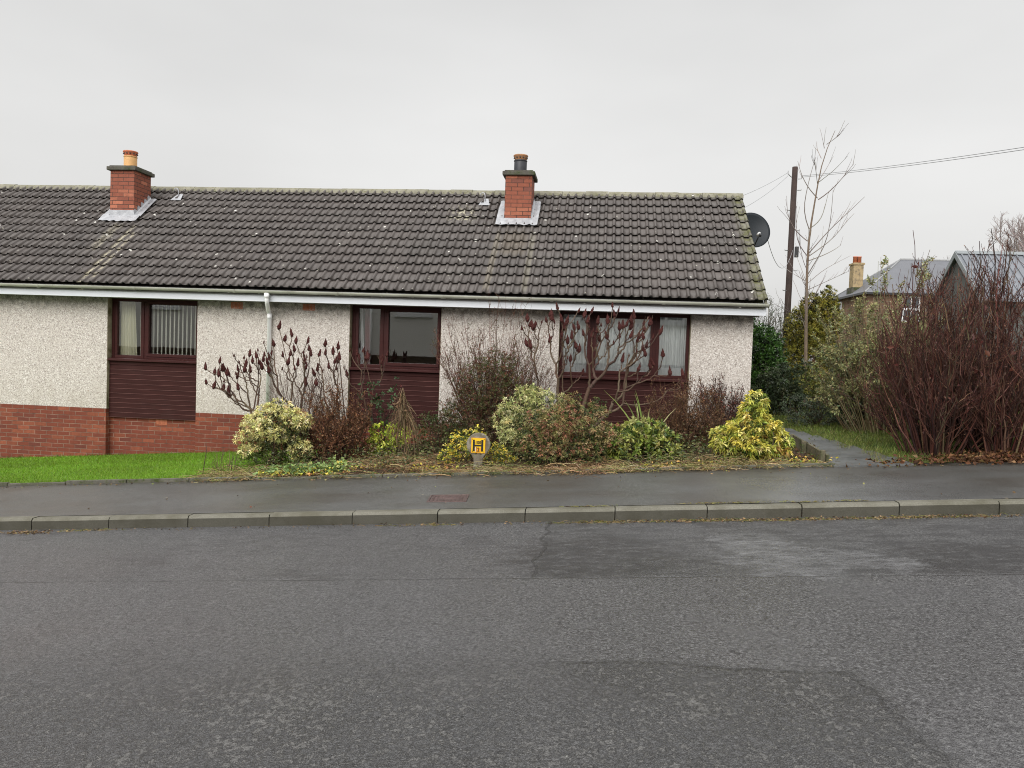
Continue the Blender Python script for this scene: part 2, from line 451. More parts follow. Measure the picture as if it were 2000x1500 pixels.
def m_pave():
    s = S('wet_pavement_asphalt'); o = s.xyz(); X, Y = o[0], o[1]
    fv = s.xyz(s.vor(190, 'Color'))[0]
    c = s.mix(s.ramp(fv, [(.1, 0), (.95, 1)]), (.047,.047,.044), (.098,.098,.092))
    c = s.mix(s.ramp(s.noise(1.1, 5, .6, s.vscale((.6,1.4,1))), [(.42, 0), (.66, .7)]), c, (.044,.037,.029))
    c = s.mix(s.ramp(s.noise(.6, 4, .6), [(.45, 0), (.72, .5)]), c, (.088,.089,.085))
    c = s.mix(s.mul(s.sstep(Y, -3.25, -2.95), s.ramp(s.noise(7, 5, .7), [(.35, .15), (.65, .9)])), c, (.028,.022,.013))
    ls = s.mul(s.ramp(s.vor(3.1, 'Distance'), [(.045, 1), (.06, 0)]), s.ramp(s.noise(1.9, 1), [(.56, 0), (.58, 1)]))
    c = s.mix(ls, c, (.30,.25,.17))
    wet = s.mul(s.sstep(s.math('ABSOLUTE', s.math('SUBTRACT', X, 2.6)), 1.7, .5), s.sstep(Y, -3.2, -3.7))
    r = s.math('SUBTRACT', s.ramp(s.noise(1.2, 5, .6), [(.3, .30), (.7, .47)]), s.mul(wet, .14))
    c = s.mix(s.mul(wet, s.ramp(s.noise(1.5, 5, .6, s.vscale((.5,1.3,1))), [(.3, .15), (.62, .75)])), c, (.135,.137,.14))  # wet sheen of the sky also painted in as lighter base colour
    h = s.math('ADD', s.noise(110, 4, .7), s.math('MULTIPLY', s.noise(3, 3), .6))
    return s.done(c, r, s.bump(h, .5, .006), .65)
M['pave'] = m_pave()
def m_kerb():
    s = S('kerb_concrete'); o = s.xyz()
    fv = s.noise(95, 4, .75)
    c = s.mix(s.ramp(fv, [(.3, 0), (.7, 1)]), (.105,.098,.074), (.20,.19,.15))
    c = s.mix(s.ramp(s.noise(2.2, 5, .65), [(.42, 0), (.65, .8)]), c, (.075,.068,.040))
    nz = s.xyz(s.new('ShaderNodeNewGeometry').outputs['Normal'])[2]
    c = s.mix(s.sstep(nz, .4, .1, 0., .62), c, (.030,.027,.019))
    return s.done(c, .62, s.bump(fv, .5, .006), .45)
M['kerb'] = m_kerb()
def m_soil():
    s = S('garden_soil')
    c = s.mix(s.ramp(s.noise(8, 6, .7), [(.35, 0), (.65, 1)]), (.028,.019,.012), (.075,.050,.030))
    c = s.mix(s.ramp(s.noise(30, 4, .7), [(.55, 0), (.66, 1)]), c, (.15,.085,.045))
    return s.done(c, .9, s.bump(s.noise(22, 6, .7), 1., .04), .2)
M['soil'] = m_soil()
def m_turf(name, a, b, d):
    s = S(name)
    c = s.mix(s.ramp(s.noise(3, 5, .6), [(.35, 0), (.65, 1)]), a, b)
    c = s.mix(s.ramp(s.noise(60, 4, .7), [(.4, 0), (.7, .6)]), c, d)
    return s.done(c, .9, s.bump(s.noise(80, 3), .8, .02), .15)
M['lawn'] = m_turf('lawn_turf', (.10,.20,.010), (.14,.26,.018), (.07,.12,.01))
M['verge'] = m_turf('verge_turf', (.055,.085,.018), (.11,.13,.03), (.05,.045,.02))
M['field'] = m_turf('far_ground', (.05,.07,.022), (.08,.09,.035), (.05,.045,.025))
def m_path():
    s = S('path_slab'); o = s.xyz()
    c = s.mix(s.ramp(s.noise(3, 6, .65), [(.3, 0), (.7, 1)]), (.075,.078,.078), (.135,.138,.135))
    c = s.mix(s.ramp(s.noise(7, 5, .7), [(.55, 0), (.68, .8)]), c, (.06,.045,.025))
    return s.done(c, s.ramp(s.noise(2, 4), [(.35, .32), (.65, .5)]), s.bump(s.noise(80, 4), .4, .005), .5)
M['path'] = m_path()

def m_leaf(name, rough=.5, trans=.15, spec=.4):
    s = S(name)
    c = s.attr()
    s.done(c, rough, None, spec)
    tr = s.new('ShaderNodeBsdfTranslucent'); s.put(tr.inputs[0], c)
    mx = s.new('ShaderNodeMixShader'); mx.inputs[0].default_value = trans
    s.L.new(s.b.outputs[0], mx.inputs[1]); s.L.new(tr.outputs[0], mx.inputs[2]); s.L.new(mx.outputs[0], s.out.inputs[0])
    return s.m
M['leaf'] = m_leaf('leaf', .5, .18)
M['gloss_leaf'] = m_leaf('glossy_leaf', .42, .10, .4)
M['straw'] = m_leaf('dry_straw', .8, .15, .2)
def m_bark(name):
    s = S(name)
    c = s.attr()
    c = s.mix(s.ramp(s.noise(35, 4, .7, s.vscale((1,1,.35))), [(.35, 0), (.7, .6)]), c, s.mix(1., c, (.45,.42,.38), 'MULTIPLY'))
    return s.done(c, .75, s.bump(s.noise(120, 3), .4, .004), .25)
M['bark'] = m_bark('twig_bark')
def m_seed():
    s = S('sumac_seed_velvet')
    c = s.mix(s.ramp(s.noise(90, 3), [(.3, 0), (.7, 1)]), (.036,.013,.012), (.105,.034,.029))
    return s.done(c, .9, s.bump(s.noise(140, 2), 1., .01), .15)
M['seed'] = m_seed()
M['steel'] = plain('iron_cover', (.105,.068,.062), .55, .4, 14, .5, .3, .4)
M['rust'] = plain('rusty_stake', (.07,.045,.03), .8, .4, 20)
M['yellow'] = plain('yellow_plate', (.80,.50,.015), .4, .06, 20)
M['orange'] = plain('faded_orange_plate', (.72,.33,.02), .45, .08, 30)
M['black'] = plain('black_print', (.012,.011,.011), .5, .1)
M['chip'] = plain('chipped_white', (.72,.66,.55), .6, .1)
M['chipred'] = plain('chipped_red', (.28,.06,.02), .6, .2)
M['dish'] = plain('dish_paint', (.010,.0135,.017), .5, .12, 3, .3)
M['metal'] = plain('galvanised', (.32,.32,.32), .45, .15, 10, .5, .6)
M['lnbm'] = plain('pale_plastic', (.62,.62,.60), .4, .05)
M['blackp'] = plain('black_plastic', (.02,.02,.021), .4, .1)
M['pole'] = plain('creosoted_pole', (.036,.022,.018), .8, .35, 3)
M['cable'] = plain('cable', (.30,.30,.31), .5, .05)
M['slate'] = plain('slate_roof', (.125,.128,.140), .5, .10, 1.3)
M['hipslate'] = plain('hip_lead', (.28,.28,.28), .6, .1)
def m_stone():
    s = S('brown_sandstone'); o = s.xyz()
    v = s.comb(s.math('ADD', o[0], o[1]), o[2], 0.)
    n = s.new('ShaderNodeTexBrick'); s.put(n.inputs['Vector'], v); n.inputs['Scale'].default_value = 1
    n.inputs['Brick Width'].default_value = .5; n.inputs['Row Height'].default_value = .22; n.inputs['Mortar Size'].default_value = .014
    s.put(n.inputs['Color1'], (.115,.066,.042,1)); s.put(n.inputs['Color2'], (.215,.135,.088,1)); s.put(n.inputs['Mortar'], (.20,.16,.12,1))
    c = s.mix(s.ramp(s.noise(2, 5, .7), [(.35, 0), (.7, .6)]), n.outputs['Color'], (.09,.055,.04))
    return s.done(c, .9, s.bump(n.outputs['Fac'], -.5, .02), .2)
M['stone'] = m_stone()
def m_ribmetal():
    s = S('ribbed_steel_roof')
    c = s.mix(s.ramp(s.noise(2, 4), [(.3, 0), (.7, 1)]), (.14,.15,.165), (.20,.21,.23))
    return s.done(c, .45, None, .5, .2)
M['steelroof'] = m_ribmetal()
M['shedwall'] = plain('grey_shed_boards', (.085,.088,.082), .7, .15, 3)
M['shedtrim'] = plain('grey_shed_trim', (.20,.215,.22), .5, .1, 3)
M['harl'] = plain('grey_harling', (.66,.64,.60), .9, .12, 25)
M['sash'] = plain('white_sash', (.7,.7,.7), .5, .05)
M['dimglass'] = plain('dim_glass', (.03,.035,.04), .1, .2, 2, .5)

# ---- sampled plant shapes (world metres)
HEADS_A= [(-6.21, -1.24, 1.28), (-6.03, -1.15, 1.39), (-6.44, -0.78, 1.02), (-6.23, -0.92, 1.19), (-5.99, -1.24, 1.18), (-6.04, -1.02, 1.26), (-6.03, -0.99, 1.26), (-5.87, -1.2, 1.2), (-6.02, -0.82, 1.17), (-6.08, -1.23, 0.98), (-6.0, -1.05, 1.08), (-6.06, -0.96, 0.94), (-5.92, -1.02, 0.88), (-5.9, -0.92, 1.5), (-5.85, -0.82, 1.39), (-5.84, -0.68, 1.46), (-5.54, -1.12, 1.52), (-5.71, -0.88, 1.34), (-5.85, -0.85, 1.26), (-5.63, -1.11, 1.26), (-5.67, -1.3, 1.22), (-5.96, -0.67, 1.13), (-5.49, -1.11, 1.41), (-5.43, -1.1, 1.49), (-5.58, -0.72, 1.6), (-5.46, -0.92, 1.39), (-5.58, -0.99, 1.25), (-5.76, -0.8, 1.11), (-5.63, -1.28, 0.98), (-5.99, -0.84, 0.83)]
HEADS_B= [(-5.38, -0.96, 1.73), (-5.28, -1.14, 1.53), (-5.47, -0.77, 1.43), (-5.36, -0.59, 1.69), (-5.2, -1.07, 1.56), (-5.34, -0.79, 1.46), (-5.11, -1.01, 1.97), (-5.13, -0.72, 1.78), (-5.0, -0.73, 1.86), (-4.8, -1.06, 1.75), (-4.98, -0.66, 1.61), (-5.01, -0.77, 1.54), (-5.13, -0.76, 1.52), (-5.43, -0.67, 1.37), (-5.3, -0.92, 1.25), (-5.5, -0.71, 1.3), (-5.39, -0.63, 1.28), (-4.58, -1.13, 1.76), (-4.73, -0.65, 1.64), (-4.71, -0.94, 1.6), (-4.72, -0.89, 1.54), (-4.59, -1.1, 1.53), (-4.66, -0.75, 1.55), (-4.67, -1.01, 1.42), (-4.93, -0.63, 1.38), (-4.82, -1.02, 1.32), (-4.72, -0.83, 1.33), (-4.98, -0.94, 1.4), (-5.13, -0.8, 1.31)]
HEADS_C= [(-4.39, -1.12, 1.56), (-4.39, -1.13, 1.41), (-4.54, -0.76, 1.31), (-4.42, -0.76, 1.72), (-4.37, -0.88, 1.58), (-4.32, -0.65, 1.59), (-4.08, -1.12, 1.68), (-4.22, -0.7, 1.54), (-4.04, -1.14, 1.51), (-4.25, -0.62, 1.45), (-4.32, -0.84, 1.36), (-4.23, -0.86, 1.45), (-4.27, -0.62, 1.34), (-4.46, -0.74, 1.3), (-4.59, -0.74, 1.23), (-4.39, -1.21, 1.1), (-4.63, -1.01, 1.08)]
HEADS_D= [(-4.0, -1.04, 1.38), (-3.94, -0.97, 1.65), (-3.82, -0.96, 1.58), (-3.85, -0.54, 1.65), (-3.61, -1.02, 1.54), (-3.81, -0.91, 1.46), (-3.73, -0.78, 1.52), (-3.52, -0.55, 1.52), (-3.47, -0.47, 1.59), (-3.51, -0.64, 1.46), (-3.97, -0.96, 1.25)]
HEADS_R= [(-0.62, -1.25, 2.4), (-1.08, -1.14, 2.21), (-1.12, -1.57, 2.06), (-0.74, -1.16, 2.29), (-0.7, -1.36, 2.23), (-0.66, -1.22, 2.19), (-0.87, -1.16, 2.19), (-0.94, -1.17, 2.16), (-0.96, -1.26, 2.11), (-0.98, -1.24, 2.08), (-1.02, -1.47, 2.12), (-1.06, -1.28, 1.83), (-0.98, -1.52, 1.8), (-0.7, -1.29, 1.95), (-0.72, -1.25, 1.89), (-0.79, -1.1, 2.21), (-0.54, -1.34, 2.21), (-0.47, -1.59, 2.16), (-0.51, -1.26, 2.09), (-0.53, -1.47, 1.99), (-0.56, -1.12, 1.96), (-0.35, -1.35, 2.1), (-0.29, -1.35, 2.11), (-0.35, -1.01, 2.04), (-0.39, -1.34, 1.96), (-0.45, -1.37, 1.89), (-0.31, -1.37, 1.82), (-0.28, -1.29, 1.76), (-0.43, -1.54, 1.66), (-0.4, -1.24, 1.62), (-0.5, -1.0, 1.54), (-0.31, -1.23, 2.37), (-0.21, -1.12, 1.42)]
HEADS_S= [(-0.12, -0.93, 2.38), (-0.23, -1.0, 2.3), (-0.17, -1.07, 2.21), (-0.14, -1.02, 2.13), (-0.21, -1.02, 2.02), (-0.07, -1.39, 2.08), (-0.02, -1.24, 2.06), (-0.09, -1.33, 1.98), (-0.01, -1.38, 2.19), (0.04, -1.18, 2.17), (0.2, -1.34, 2.45), (0.29, -1.15, 2.4), (0.24, -1.17, 2.32), (0.13, -1.48, 2.2), (0.15, -1.26, 2.22), (0.32, -1.3, 2.12), (0.37, -1.09, 2.15), (0.4, -1.49, 2.17), (0.32, -1.44, 2.0), (0.24, -1.22, 1.91), (0.14, -1.29, 1.98), (0.03, -1.12, 1.94), (-0.01, -1.33, 1.86), (0.48, -1.42, 2.21), (0.54, -0.94, 2.31), (0.47, -1.39, 2.13), (0.47, -1.45, 2.0), (0.47, -1.37, 1.73), (0.37, -1.33, 1.64), (0.58, -1.4, 1.79), (0.58, -1.2, 1.95), (0.63, -0.94, 2.01), (0.66, -1.47, 2.2), (0.73, -1.28, 2.29), (0.76, -1.12, 2.2), (0.8, -0.97, 2.23), (0.72, -0.9, 2.12), (0.66, -1.46, 1.99), (0.68, -1.2, 1.83), (0.74, -0.98, 1.87), (0.8, -1.52, 2.0), (0.91, -1.17, 2.07), (0.61, -1.44, 1.52), (0.62, -1.05, 1.49), (0.87, -0.94, 1.59), (0.81, -1.2, 1.55), (0.95, -1.54, 1.74), (1.07, -1.51, 1.47), (1.28, -1.28, 1.45), (1.3, -1.0, 1.27), (0.71, -1.4, 1.74)]
TRUNK= [(4.641, 2.238), (4.59, 3.611), (4.588, 4.125), (4.587, 4.671), (4.637, 5.012), (4.735, 5.353), (4.72, 5.658), (4.775, 6.2), (4.888, 6.572), (5.039, 6.842)]
LIMBS= [[(4.587, 4.671), (4.44, 4.975), (4.416, 5.111), (4.451, 5.417), (4.525, 5.927), (4.594, 6.199)], [(4.735, 5.353), (4.542, 5.588), (4.393, 5.926), (4.338, 6.231)], [(4.718, 5.709), (4.856, 5.896), (5.097, 6.337)], [(4.751, 5.709), (5.019, 5.932), (5.219, 6.187)], [(4.753, 5.319), (4.944, 5.457), (5.161, 5.731), (5.327, 6.002)], [(4.587, 4.671), (4.843, 4.845), (4.961, 5.119), (5.085, 5.594)], [(4.604, 4.125), (4.77, 4.333), (5.017, 4.678), (5.237, 4.885), (5.454, 5.126), (5.639, 5.331)], [(4.601, 4.056), (4.937, 4.302), (5.252, 4.58), (5.464, 4.923), (5.652, 5.095)], [(4.59, 3.954), (4.947, 4.098), (5.268, 4.275), (5.426, 4.397)], [(4.59, 3.611), (4.755, 3.957), (4.94, 4.234), (4.994, 4.474), (5.044, 5.12), (5.04, 5.526)], [(4.591, 4.056), (4.39, 4.291), (4.31, 4.563), (4.297, 5.177)], [(4.593, 3.748), (4.44, 3.95), (4.289, 4.324)], [(4.568, 4.397), (4.259, 4.597), (4.044, 4.9), (3.974, 5.309)], [(4.774, 6.234), (4.712, 6.47), (4.75, 6.706)], [(4.828, 6.454), (4.817, 6.673)], [(4.874, 6.538), (5.048, 6.657)], [(4.606, 2.616), (4.281, 2.778), (3.87, 2.939)], [(4.598, 3.44), (4.898, 3.756), (5.378, 4.039)], [(4.605, 3.303), (4.978, 3.484), (5.62, 3.806)], [(4.604, 2.994), (4.791, 3.239), (4.938, 3.62)], [(4.719, 5.675), (4.626, 5.894), (4.498, 6.13)], [(4.578, 3.508), (4.3, 3.742)]]

# ================================================================ GROUND
def grid_sheet(name, xs, ys, zf, mat, kind='structure'):
    xs, ys = np.asarray(xs, float), np.asarray(ys, float)
    XX, YY = np.meshgrid(xs, ys, indexing='ij')
    V = np.stack([XX.ravel(), YY.ravel(), zf(XX, YY).ravel()], 1)
    a, b = len(xs), len(ys)
    i = np.arange(a-1)[:, None]*b + np.arange(b-1)[None, :]
    i = i.ravel()
    F = np.stack([i, i+b, i+b+1, i+1], 1)
    o = mesh_np(name, V, F, mat, smooth=True)
    if kind: o['kind'] = kind
    return o
far = [-600, -250, -100, -50]
xs_all = far + list(np.arange(-30, 31, 2)) + [50, 100, 250, 600]
ys_all = far + [-30, -20, -18.2, -14.5, -14.0, -10, -6, -5.0, -2.95, -2.8, 0, 2, 5, 8, 12, 16, 20, 24, 28, 34, 40, 50, 100, 250, 600]
def zground(X, Y):
    z = gz(X, Y) - .02
    drop = np.where((Y < -2.9) & (Y > -18.0), -.25, 0)
    zr = rz(X) + .1
    return np.where(Y < -2.9, np.where(Y < -18.0, zr, zr-.3), z)
grid_sheet('ground', xs_all, ys_all, zground, M['field'])
xr = [-60, -40, -30] + list(np.arange(-20, 21, 1.0)) + [30, 40, 60]
def camber(X, Y): return rz(X) - .0*Y
grid_sheet('road', xr, [-14.2, -12, -10, -8, -6.5, -5.6, -5.06], camber, M['road'])
def zpave(X, Y): return gz(X, Y)
ed = lambda X: -2.9 + 0*X
grid_sheet('pavement', xr, [-4.963, -4.4, -3.8, -3.2, -2.8], lambda X, Y: gz(X, Y)+.004, M['pave'])

mb = MB()
x0k = -6.1629-.915*16
for i in range(40):
    a = x0k+.915*i+.005; b = a+.905
    jz = random.uniform(-.004, .004); jy = random.uniform(-.004, .004)
    def sec(x):
        zt = g(x, -5.087)+jz+.004
        yb, yf = -4.962, -5.087+jy
        return [(x, yb, zt-.26), (x, yf-.006, zt-.26), (x, yf-.004, zt-.028), (x, yf+.012, zt-.004), (x, yf+.022, zt), (x, yb, zt)]
    A, B = sec(a), sec(b); n = 6
    mb.add(A+B, [tuple(range(n)), tuple(range(n, 2*n))[::-1]] + [(k, n+k, n+(k+1) % n, (k+1) % n) for k in range(n)])
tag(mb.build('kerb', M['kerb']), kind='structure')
mb = MB()   # dark packed joints behind the kerb stones
mb.hexa([(x0k, -5.07, g(x0k, -5)-.3), (14., -5.07, g(14., -5)-.3), (14., -4.97, g(14., -5)-.3), (x0k, -4.97, g(x0k, -5)-.3),
         (-14, -5.07, g(-14, -5)-.02), (13, -5.07, g(13, -5)-.02), (13, -4.97, g(13, -5)-.02), (-14, -4.97, g(-14, -5)-.02)])
tag(mb.build('kerb_bedding', M['soil']), kind='structure')

grid_sheet('lawn', np.arange(-20, -4.59, .7), [-2.84, -2, -1, 0.02], lambda X, Y: gz(X, Y)+.012, M['lawn'])
xb = np.linspace(-4.6, 2.9, 60); yb = np.linspace(-2.84, .02, 24)
def zbed(X, Y):
    e = np.clip(np.minimum(np.minimum(X+4.6, 2.9-X)/.5, np.minimum(Y+2.84, 3)/.5), 0, 1)
    return gz(X, Y)+.008 + .05*e*(1+.6*np.sin(X*5.1+Y*3)*np.sin(Y*6.7-X*2))
grid_sheet('garden_bed', xb, yb, zbed, M['soil'])
grid_sheet('verge', np.linspace(3.4, 13, 20), np.linspace(-2.84, 12, 24), lambda X, Y: gz(X, Y)+.010, M['verge'])
grid_sheet('side_green', np.linspace(2.9, 3.6, 3), np.linspace(2.2, 12, 14), lambda X, Y: gz(X, Y)+.006, M['verge'])
# path of square-cut slabs
mb = MB()
y = -2.98
while y < 2.4:
    d = random.uniform(.56, .62); jz = random.uniform(0, .008)
    a, b = 3.03 + max(0, y+2)*.03, 3.94 - .145*max(0, y+3)
    if y < -2.4: a -= .04
    y2 = y+d-.014
    p = [(a, y, g(a, y)+.006), (b, y, g(b, y)+.006), (b, y2, g(b, y2)+.006), (a, y2, g(a, y2)+.006)]
    mb.hexa([(q[0], q[1], q[2]-.05) for q in p] + [(q[0], q[1], q[2]+.012+jz) for q in p])
    y += d
tag(mb.build('path', M['path']), kind='structure')
grid_sheet('path_bedding', [2.88, 3.2, 3.6, 4.0], np.linspace(-2.84, 2.5, 12), lambda X, Y: gz(X, Y)+.007, M['soil'])

# low concrete edging in front of the lawn and bed
mb = MB()
x = -20.
while x < 3.0:
    L = random.uniform(.86, .93); x2 = min(x+L-.012, 3.02)
    jz = random.uniform(-.012, .012); yo = -2.93+random.uniform(-.008, .008)
    h = .045 if x < -4.7 else .035
    mb.hexa([(x, yo, g(x, -2.9)-.1), (x2, yo, g(x2, -2.9)-.1), (x2, yo+.055, g(x2, -2.9)-.1), (x, yo+.055, g(x, -2.9)-.1),
             (x, yo, g(x, -2.9)+h+jz), (x2, yo, g(x2, -2.9)+h+jz), (x2, yo+.055, g(x2, -2.9)+h+jz), (x, yo+.055, g(x, -2.9)+h+jz)])
    x += L
tag(mb.build('garden_edging', M['edging'], bevel=.006), 'low mossy concrete edging strip along the back of the pavement', 'edging')
# edging board beside the path
t = thing('edging_board', 'low weathered board with stub posts edging the bed beside the path', 'edging', (2.9, -1.9, g(2.9, -1.9)))
mb = MB(); mb.hexa([(2.97, -2.72, g(3, -2.7)-.05), (3.0, -2.72, g(3, -2.7)-.05), (3.0, -.9, g(3, -1)-.05), (2.97, -.9, g(3, -1)-.05),
         (2.97, -2.72, g(3, -2.7)+.12), (3.0, -2.72, g(3, -2.7)+.12), (3.0, -.9, g(3, -1)+.17), (2.97, -.9, g(3, -1)+.17)])
mb.build('plank', M['board'], t, .004)
for yy in (-2.66, -1.75, -1.0):
    mb = MB(); mb.box(2.905, 2.966, yy-.03, yy+.03, g(2.93, yy)-.1, g(2.93, yy)+.175); mb.build('stub_post', M['board'], t, .005)

# ================================================================ HOUSE
TAN = 0.794
EY, EZ = -.38, 2.618
RY = 2.47
def rfz(Y): return EZ + (Y-EY)*TAN
RZ = rfz(RY)
XL, XR = -20.5, 2.508
house = thing('bungalow', 'single storey terraced bungalow with pebbledash walls, maroon windows and grey tiled roof', 'house', (-3, 1, g(-3, 0)))
# front wall piers
piers = [(XL, -8.74), (-7.04, -4.27), (-2.66, -.65), (1.516, XR)]
bays = [(-8.74, -7.04), (-4.27, -2.66), (-.65, 1.516)]
ZB = .4237          # top of the brick base course
ZF = 2.43
REC = .14
mb = MB()
for a, b in piers:
    mb.box(a, b, 0, .28, ZB, ZF)
# rear wall, gables
mb.box(XL, XR, 5.1, 5.35, -.9, ZF)
for xa, xb_ in ((XR-.26, XR), (XL, XL+.26)):
    mb.box(xa, xb_, .28, 5.1, -.9, ZF)
    zt = lambda Y: rfz(Y)-.09
    mb.prism([(xa, 0., ZF+.001), (xa, 5.35, ZF+.001), (xa, 5.35, zt(-.25)), (xa, RY, zt(RY)), (xa, 0., zt(-.05))], (xb_-xa, 0, 0))
mb.build('wall', M['dash'], house)
for a, b in piers:
    mb = MB(); mb.box(a, b, -.006, .28, -1.4, ZB-.002); mb.build('plinth', M['brick'], house)
for (a, b), zt in zip(bays, (.268, .36, .40)):
    mb = MB(); mb.box(a-.002, b+.002, REC-.02, .279, -1.2, zt); mb.build('plinth', M['brick'], house)
# rendered jambs at the left of each bay
for a, b in bays:
    for q in (a, b):
        mb = MB(); mb.box(q-.006, q+.006, .006, .17, ZB+.004, ZF-.004); mb.build('jamb', M['jamb'], house)
# interior shell
mb = MB()
mb.box(XL+.3, XR-.3, 3.3, 3.4, -.6, 2.5); mb.box(XL+.3, XR-.3, .29, 3.3, 2.44, 2.5); mb.box(XL+.3, XR-.3, .29, 3.3, .5, .55)
mb.build('interior_lining', M['dark'], house)

def window(a, b, lights, casement):
    """lights: x limits of each glazed light"""
    z0, z1 = 1.345, 2.42
    y0, y1 = REC-.02, REC+.06
    mb = MB()
    fr = .05
    mb.box(a+.008, b-.008, y0, y1, z1-.06, z1)            # head
    mb.box(a+.008, b-.008, y0, y1, z0, z0+fr)             # bottom rail
    xs = [(a+.008, lights[0][0])] + [(lights[i][1], lights[i+1][0]) for i in range(len(lights)-1)] + [(lights[-1][1], b-.008)]
    for u, v in xs:
        mb.box(u, v, y0+.001, y1-.001, z0+fr, z1-.06)
        if v-u > .08:
            mb.box((u+v)/2-.006, (u+v)/2+.006, y0-.012, y0+.001, z0+.004, z1-.062)
    for i in casement:                                     # opening casement frames stand proud
        u, v = lights[i]; c = .042; yf = y0-.016
        mb.box(u-.012, v+.012, yf, y0+.03, z0+fr-.014, z0+fr+c); mb.box(u-.012, v+.012, yf, y0+.03, z1-.06-c, z1-.052)
        mb.box(u-.012, u+c-.012, yf+.001, y0+.03, z0+fr+c, z1-.06-c); mb.box(v-c+.012, v+.012, yf+.001, y0+.03, z0+fr+c, z1-.06-c)
    w = mb.build('window', M['frame'], house, .004)
    for i, (u, v) in enumerate(lights):
        yp = y0+.035
        o = mesh_np('pane', [(u-.004, yp, z0+fr-.004), (v+.004, yp, z0+fr-.004), (v+.004, yp, z1-.056), (u-.004, yp, z1-.056)], np.array([[0,1,2,3]]), M['glass'], w)
    sb = MB()
    sb.prism([(a+.006, REC-.02, 1.345), (a+.006, .005, 1.327), (a+.006, .004, 1.290), (a+.006, REC-.02, 1.290)], (b-a-.012, 0, 0))
    sb.build('sill', M['frame'], w, .003)
    return w
window(*bays[0], [(-8.63, -8.18), (-8.05, -7.09)], [1])
window(*bays[1], [(-4.15, -3.765), (-3.64, -2.72)], [1])
window(*bays[2], [(-.59, -.175), (-.055, .90), (1.02, 1.46)], [1])
def panel(a, b, zb):
    mb = MB(); zt = 1.288; n = int(round((zt-.07-zb)/.088)); h = (zt-.07-zb)/n
    mb.box(a+.008, b-.008, .062, .12, zt-.07, zt)
    for i in range(n):
        z = zb+i*h
        x0, x1 = a+.008, b-.008
        mb.prism([(x0, .066, z), (x0, .066, z+h-.010), (x0, .076, z+h-.004), (x0, .076, z+h), (x0, .12, z+h), (x0, .12, z)], (x1-x0, 0, 0))
    mb.mi = 1
    for i in range(n):
        mb.box(a+.0085, b-.0085, .0635, .0655, zb+i*h+.0005, zb+i*h+.006)  # pale strips drawn in as the light along each board edge
    mb.build('cladding_panel', [M['panel'], M['panel_edge']], house)
panel(*bays[0], .270); panel(*bays[1], .366); panel(*bays[2], .404)

# roof ----------------------------------------------------------------
def tiles():
    rows = 13; rake = math.hypot(RY-EY, RZ-EZ); e = rake/rows
    per = .15; x0, x1 = XL-.1, 2.645
    n = int(round((x1-x0)/per)); per = (x1-x0)/n
    prof = [(0, 0), (.30, 0), (.56, 0.), (.59, .008), (.65, .024), (.73, .034), (.83, .034), (.92, .022), (.985, .003)]
    xs = []; hs = []; tid = []
    for k in range(n):
        for u, h in prof:
            xs.append(x0+(k+u)*per); hs.append(h); tid.append(k//2)
        if k % 2 == 1:   # side-lock groove
            hs[-len(prof)] = -.006
    xs.append(x1); hs.append(0); tid.append(n//2)
    xs = np.array(xs); hs = np.array(hs); tid = np.array(tid); m = len(xs)
    cy, cz = 1/math.hypot(1, TAN), TAN/math.hypot(1, TAN)   # slope dir
    ny, nzz = -cz, cy                                       # outward normal
    V = []; F = []; C = []
    dark = np.array([[.0], [.0], [1.]])
    for r in range(rows):
        js = RNG.normal(0, .004, tid.max()+1)[tid]; jh = RNG.normal(0, .0018, tid.max()+1)[tid]
        tc = np.clip(RNG.normal(.5, .16, tid.max()+1), 0, 1)[tid]
        s0 = r*e + js; s1 = np.full(m, (r+1)*e+.03) if r < rows-1 else np.full(m, rake-.02)
        base = len(V) and sum(len(v) for v in V)
        st = .006*np.sin(xs*.9+r)*.5
        for ki, (s_, h_) in enumerate(((s0+.05, np.full(m, .004)), (s0+.003, hs+jh+.032+st), (s0+.002, hs+jh+.036+st), (s1, hs*.96+jh*.3+.004+st))):
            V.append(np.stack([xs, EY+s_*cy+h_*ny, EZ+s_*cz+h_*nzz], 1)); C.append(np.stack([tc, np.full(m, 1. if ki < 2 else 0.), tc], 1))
        i = np.arange(m-1)
        for q in (0, 1, 2):
            a = base+q*m
            F.append(np.stack([a+i, a+i+1, a+m+i+1, a+m+i], 1))
    return np.concatenate(V), np.concatenate(F), np.concatenate(C)
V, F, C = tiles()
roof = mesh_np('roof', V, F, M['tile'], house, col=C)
mb = MB()   # deck, rear slope, verge
dn = .05
mb.prism([(XL-.1, EY+.02, EZ-dn-.02), (XL-.1, RY, RZ-dn), (XL-.1, RY, RZ-dn-.05), (XL-.1, EY+.02, EZ-dn-.05)], (2.6-XL+.1, 0, 0))
mb.prism([(XL-.1, 2*RY-EY, EZ-.02), (XL-.1, RY+.001, RZ-.02), (XL-.1, RY+.001, RZ-.09), (XL-.1, 2*RY-EY, EZ-.09)], (2.64-XL+.1, 0, 0))
mb.build('roof_deck', M['tile'], roof)
mb = MB()
mb.prism([(2.60, EY+.03, EZ-.045), (2.60, RY, RZ-.045), (2.60, RY, RZ+.005), (2.60, EY+.03, EZ+.005)], (.04, 0, 0))
mb.build('verge_mortar', M['ridge'], roof)
mb = MB()   # ridge tiles
x = XL-.1
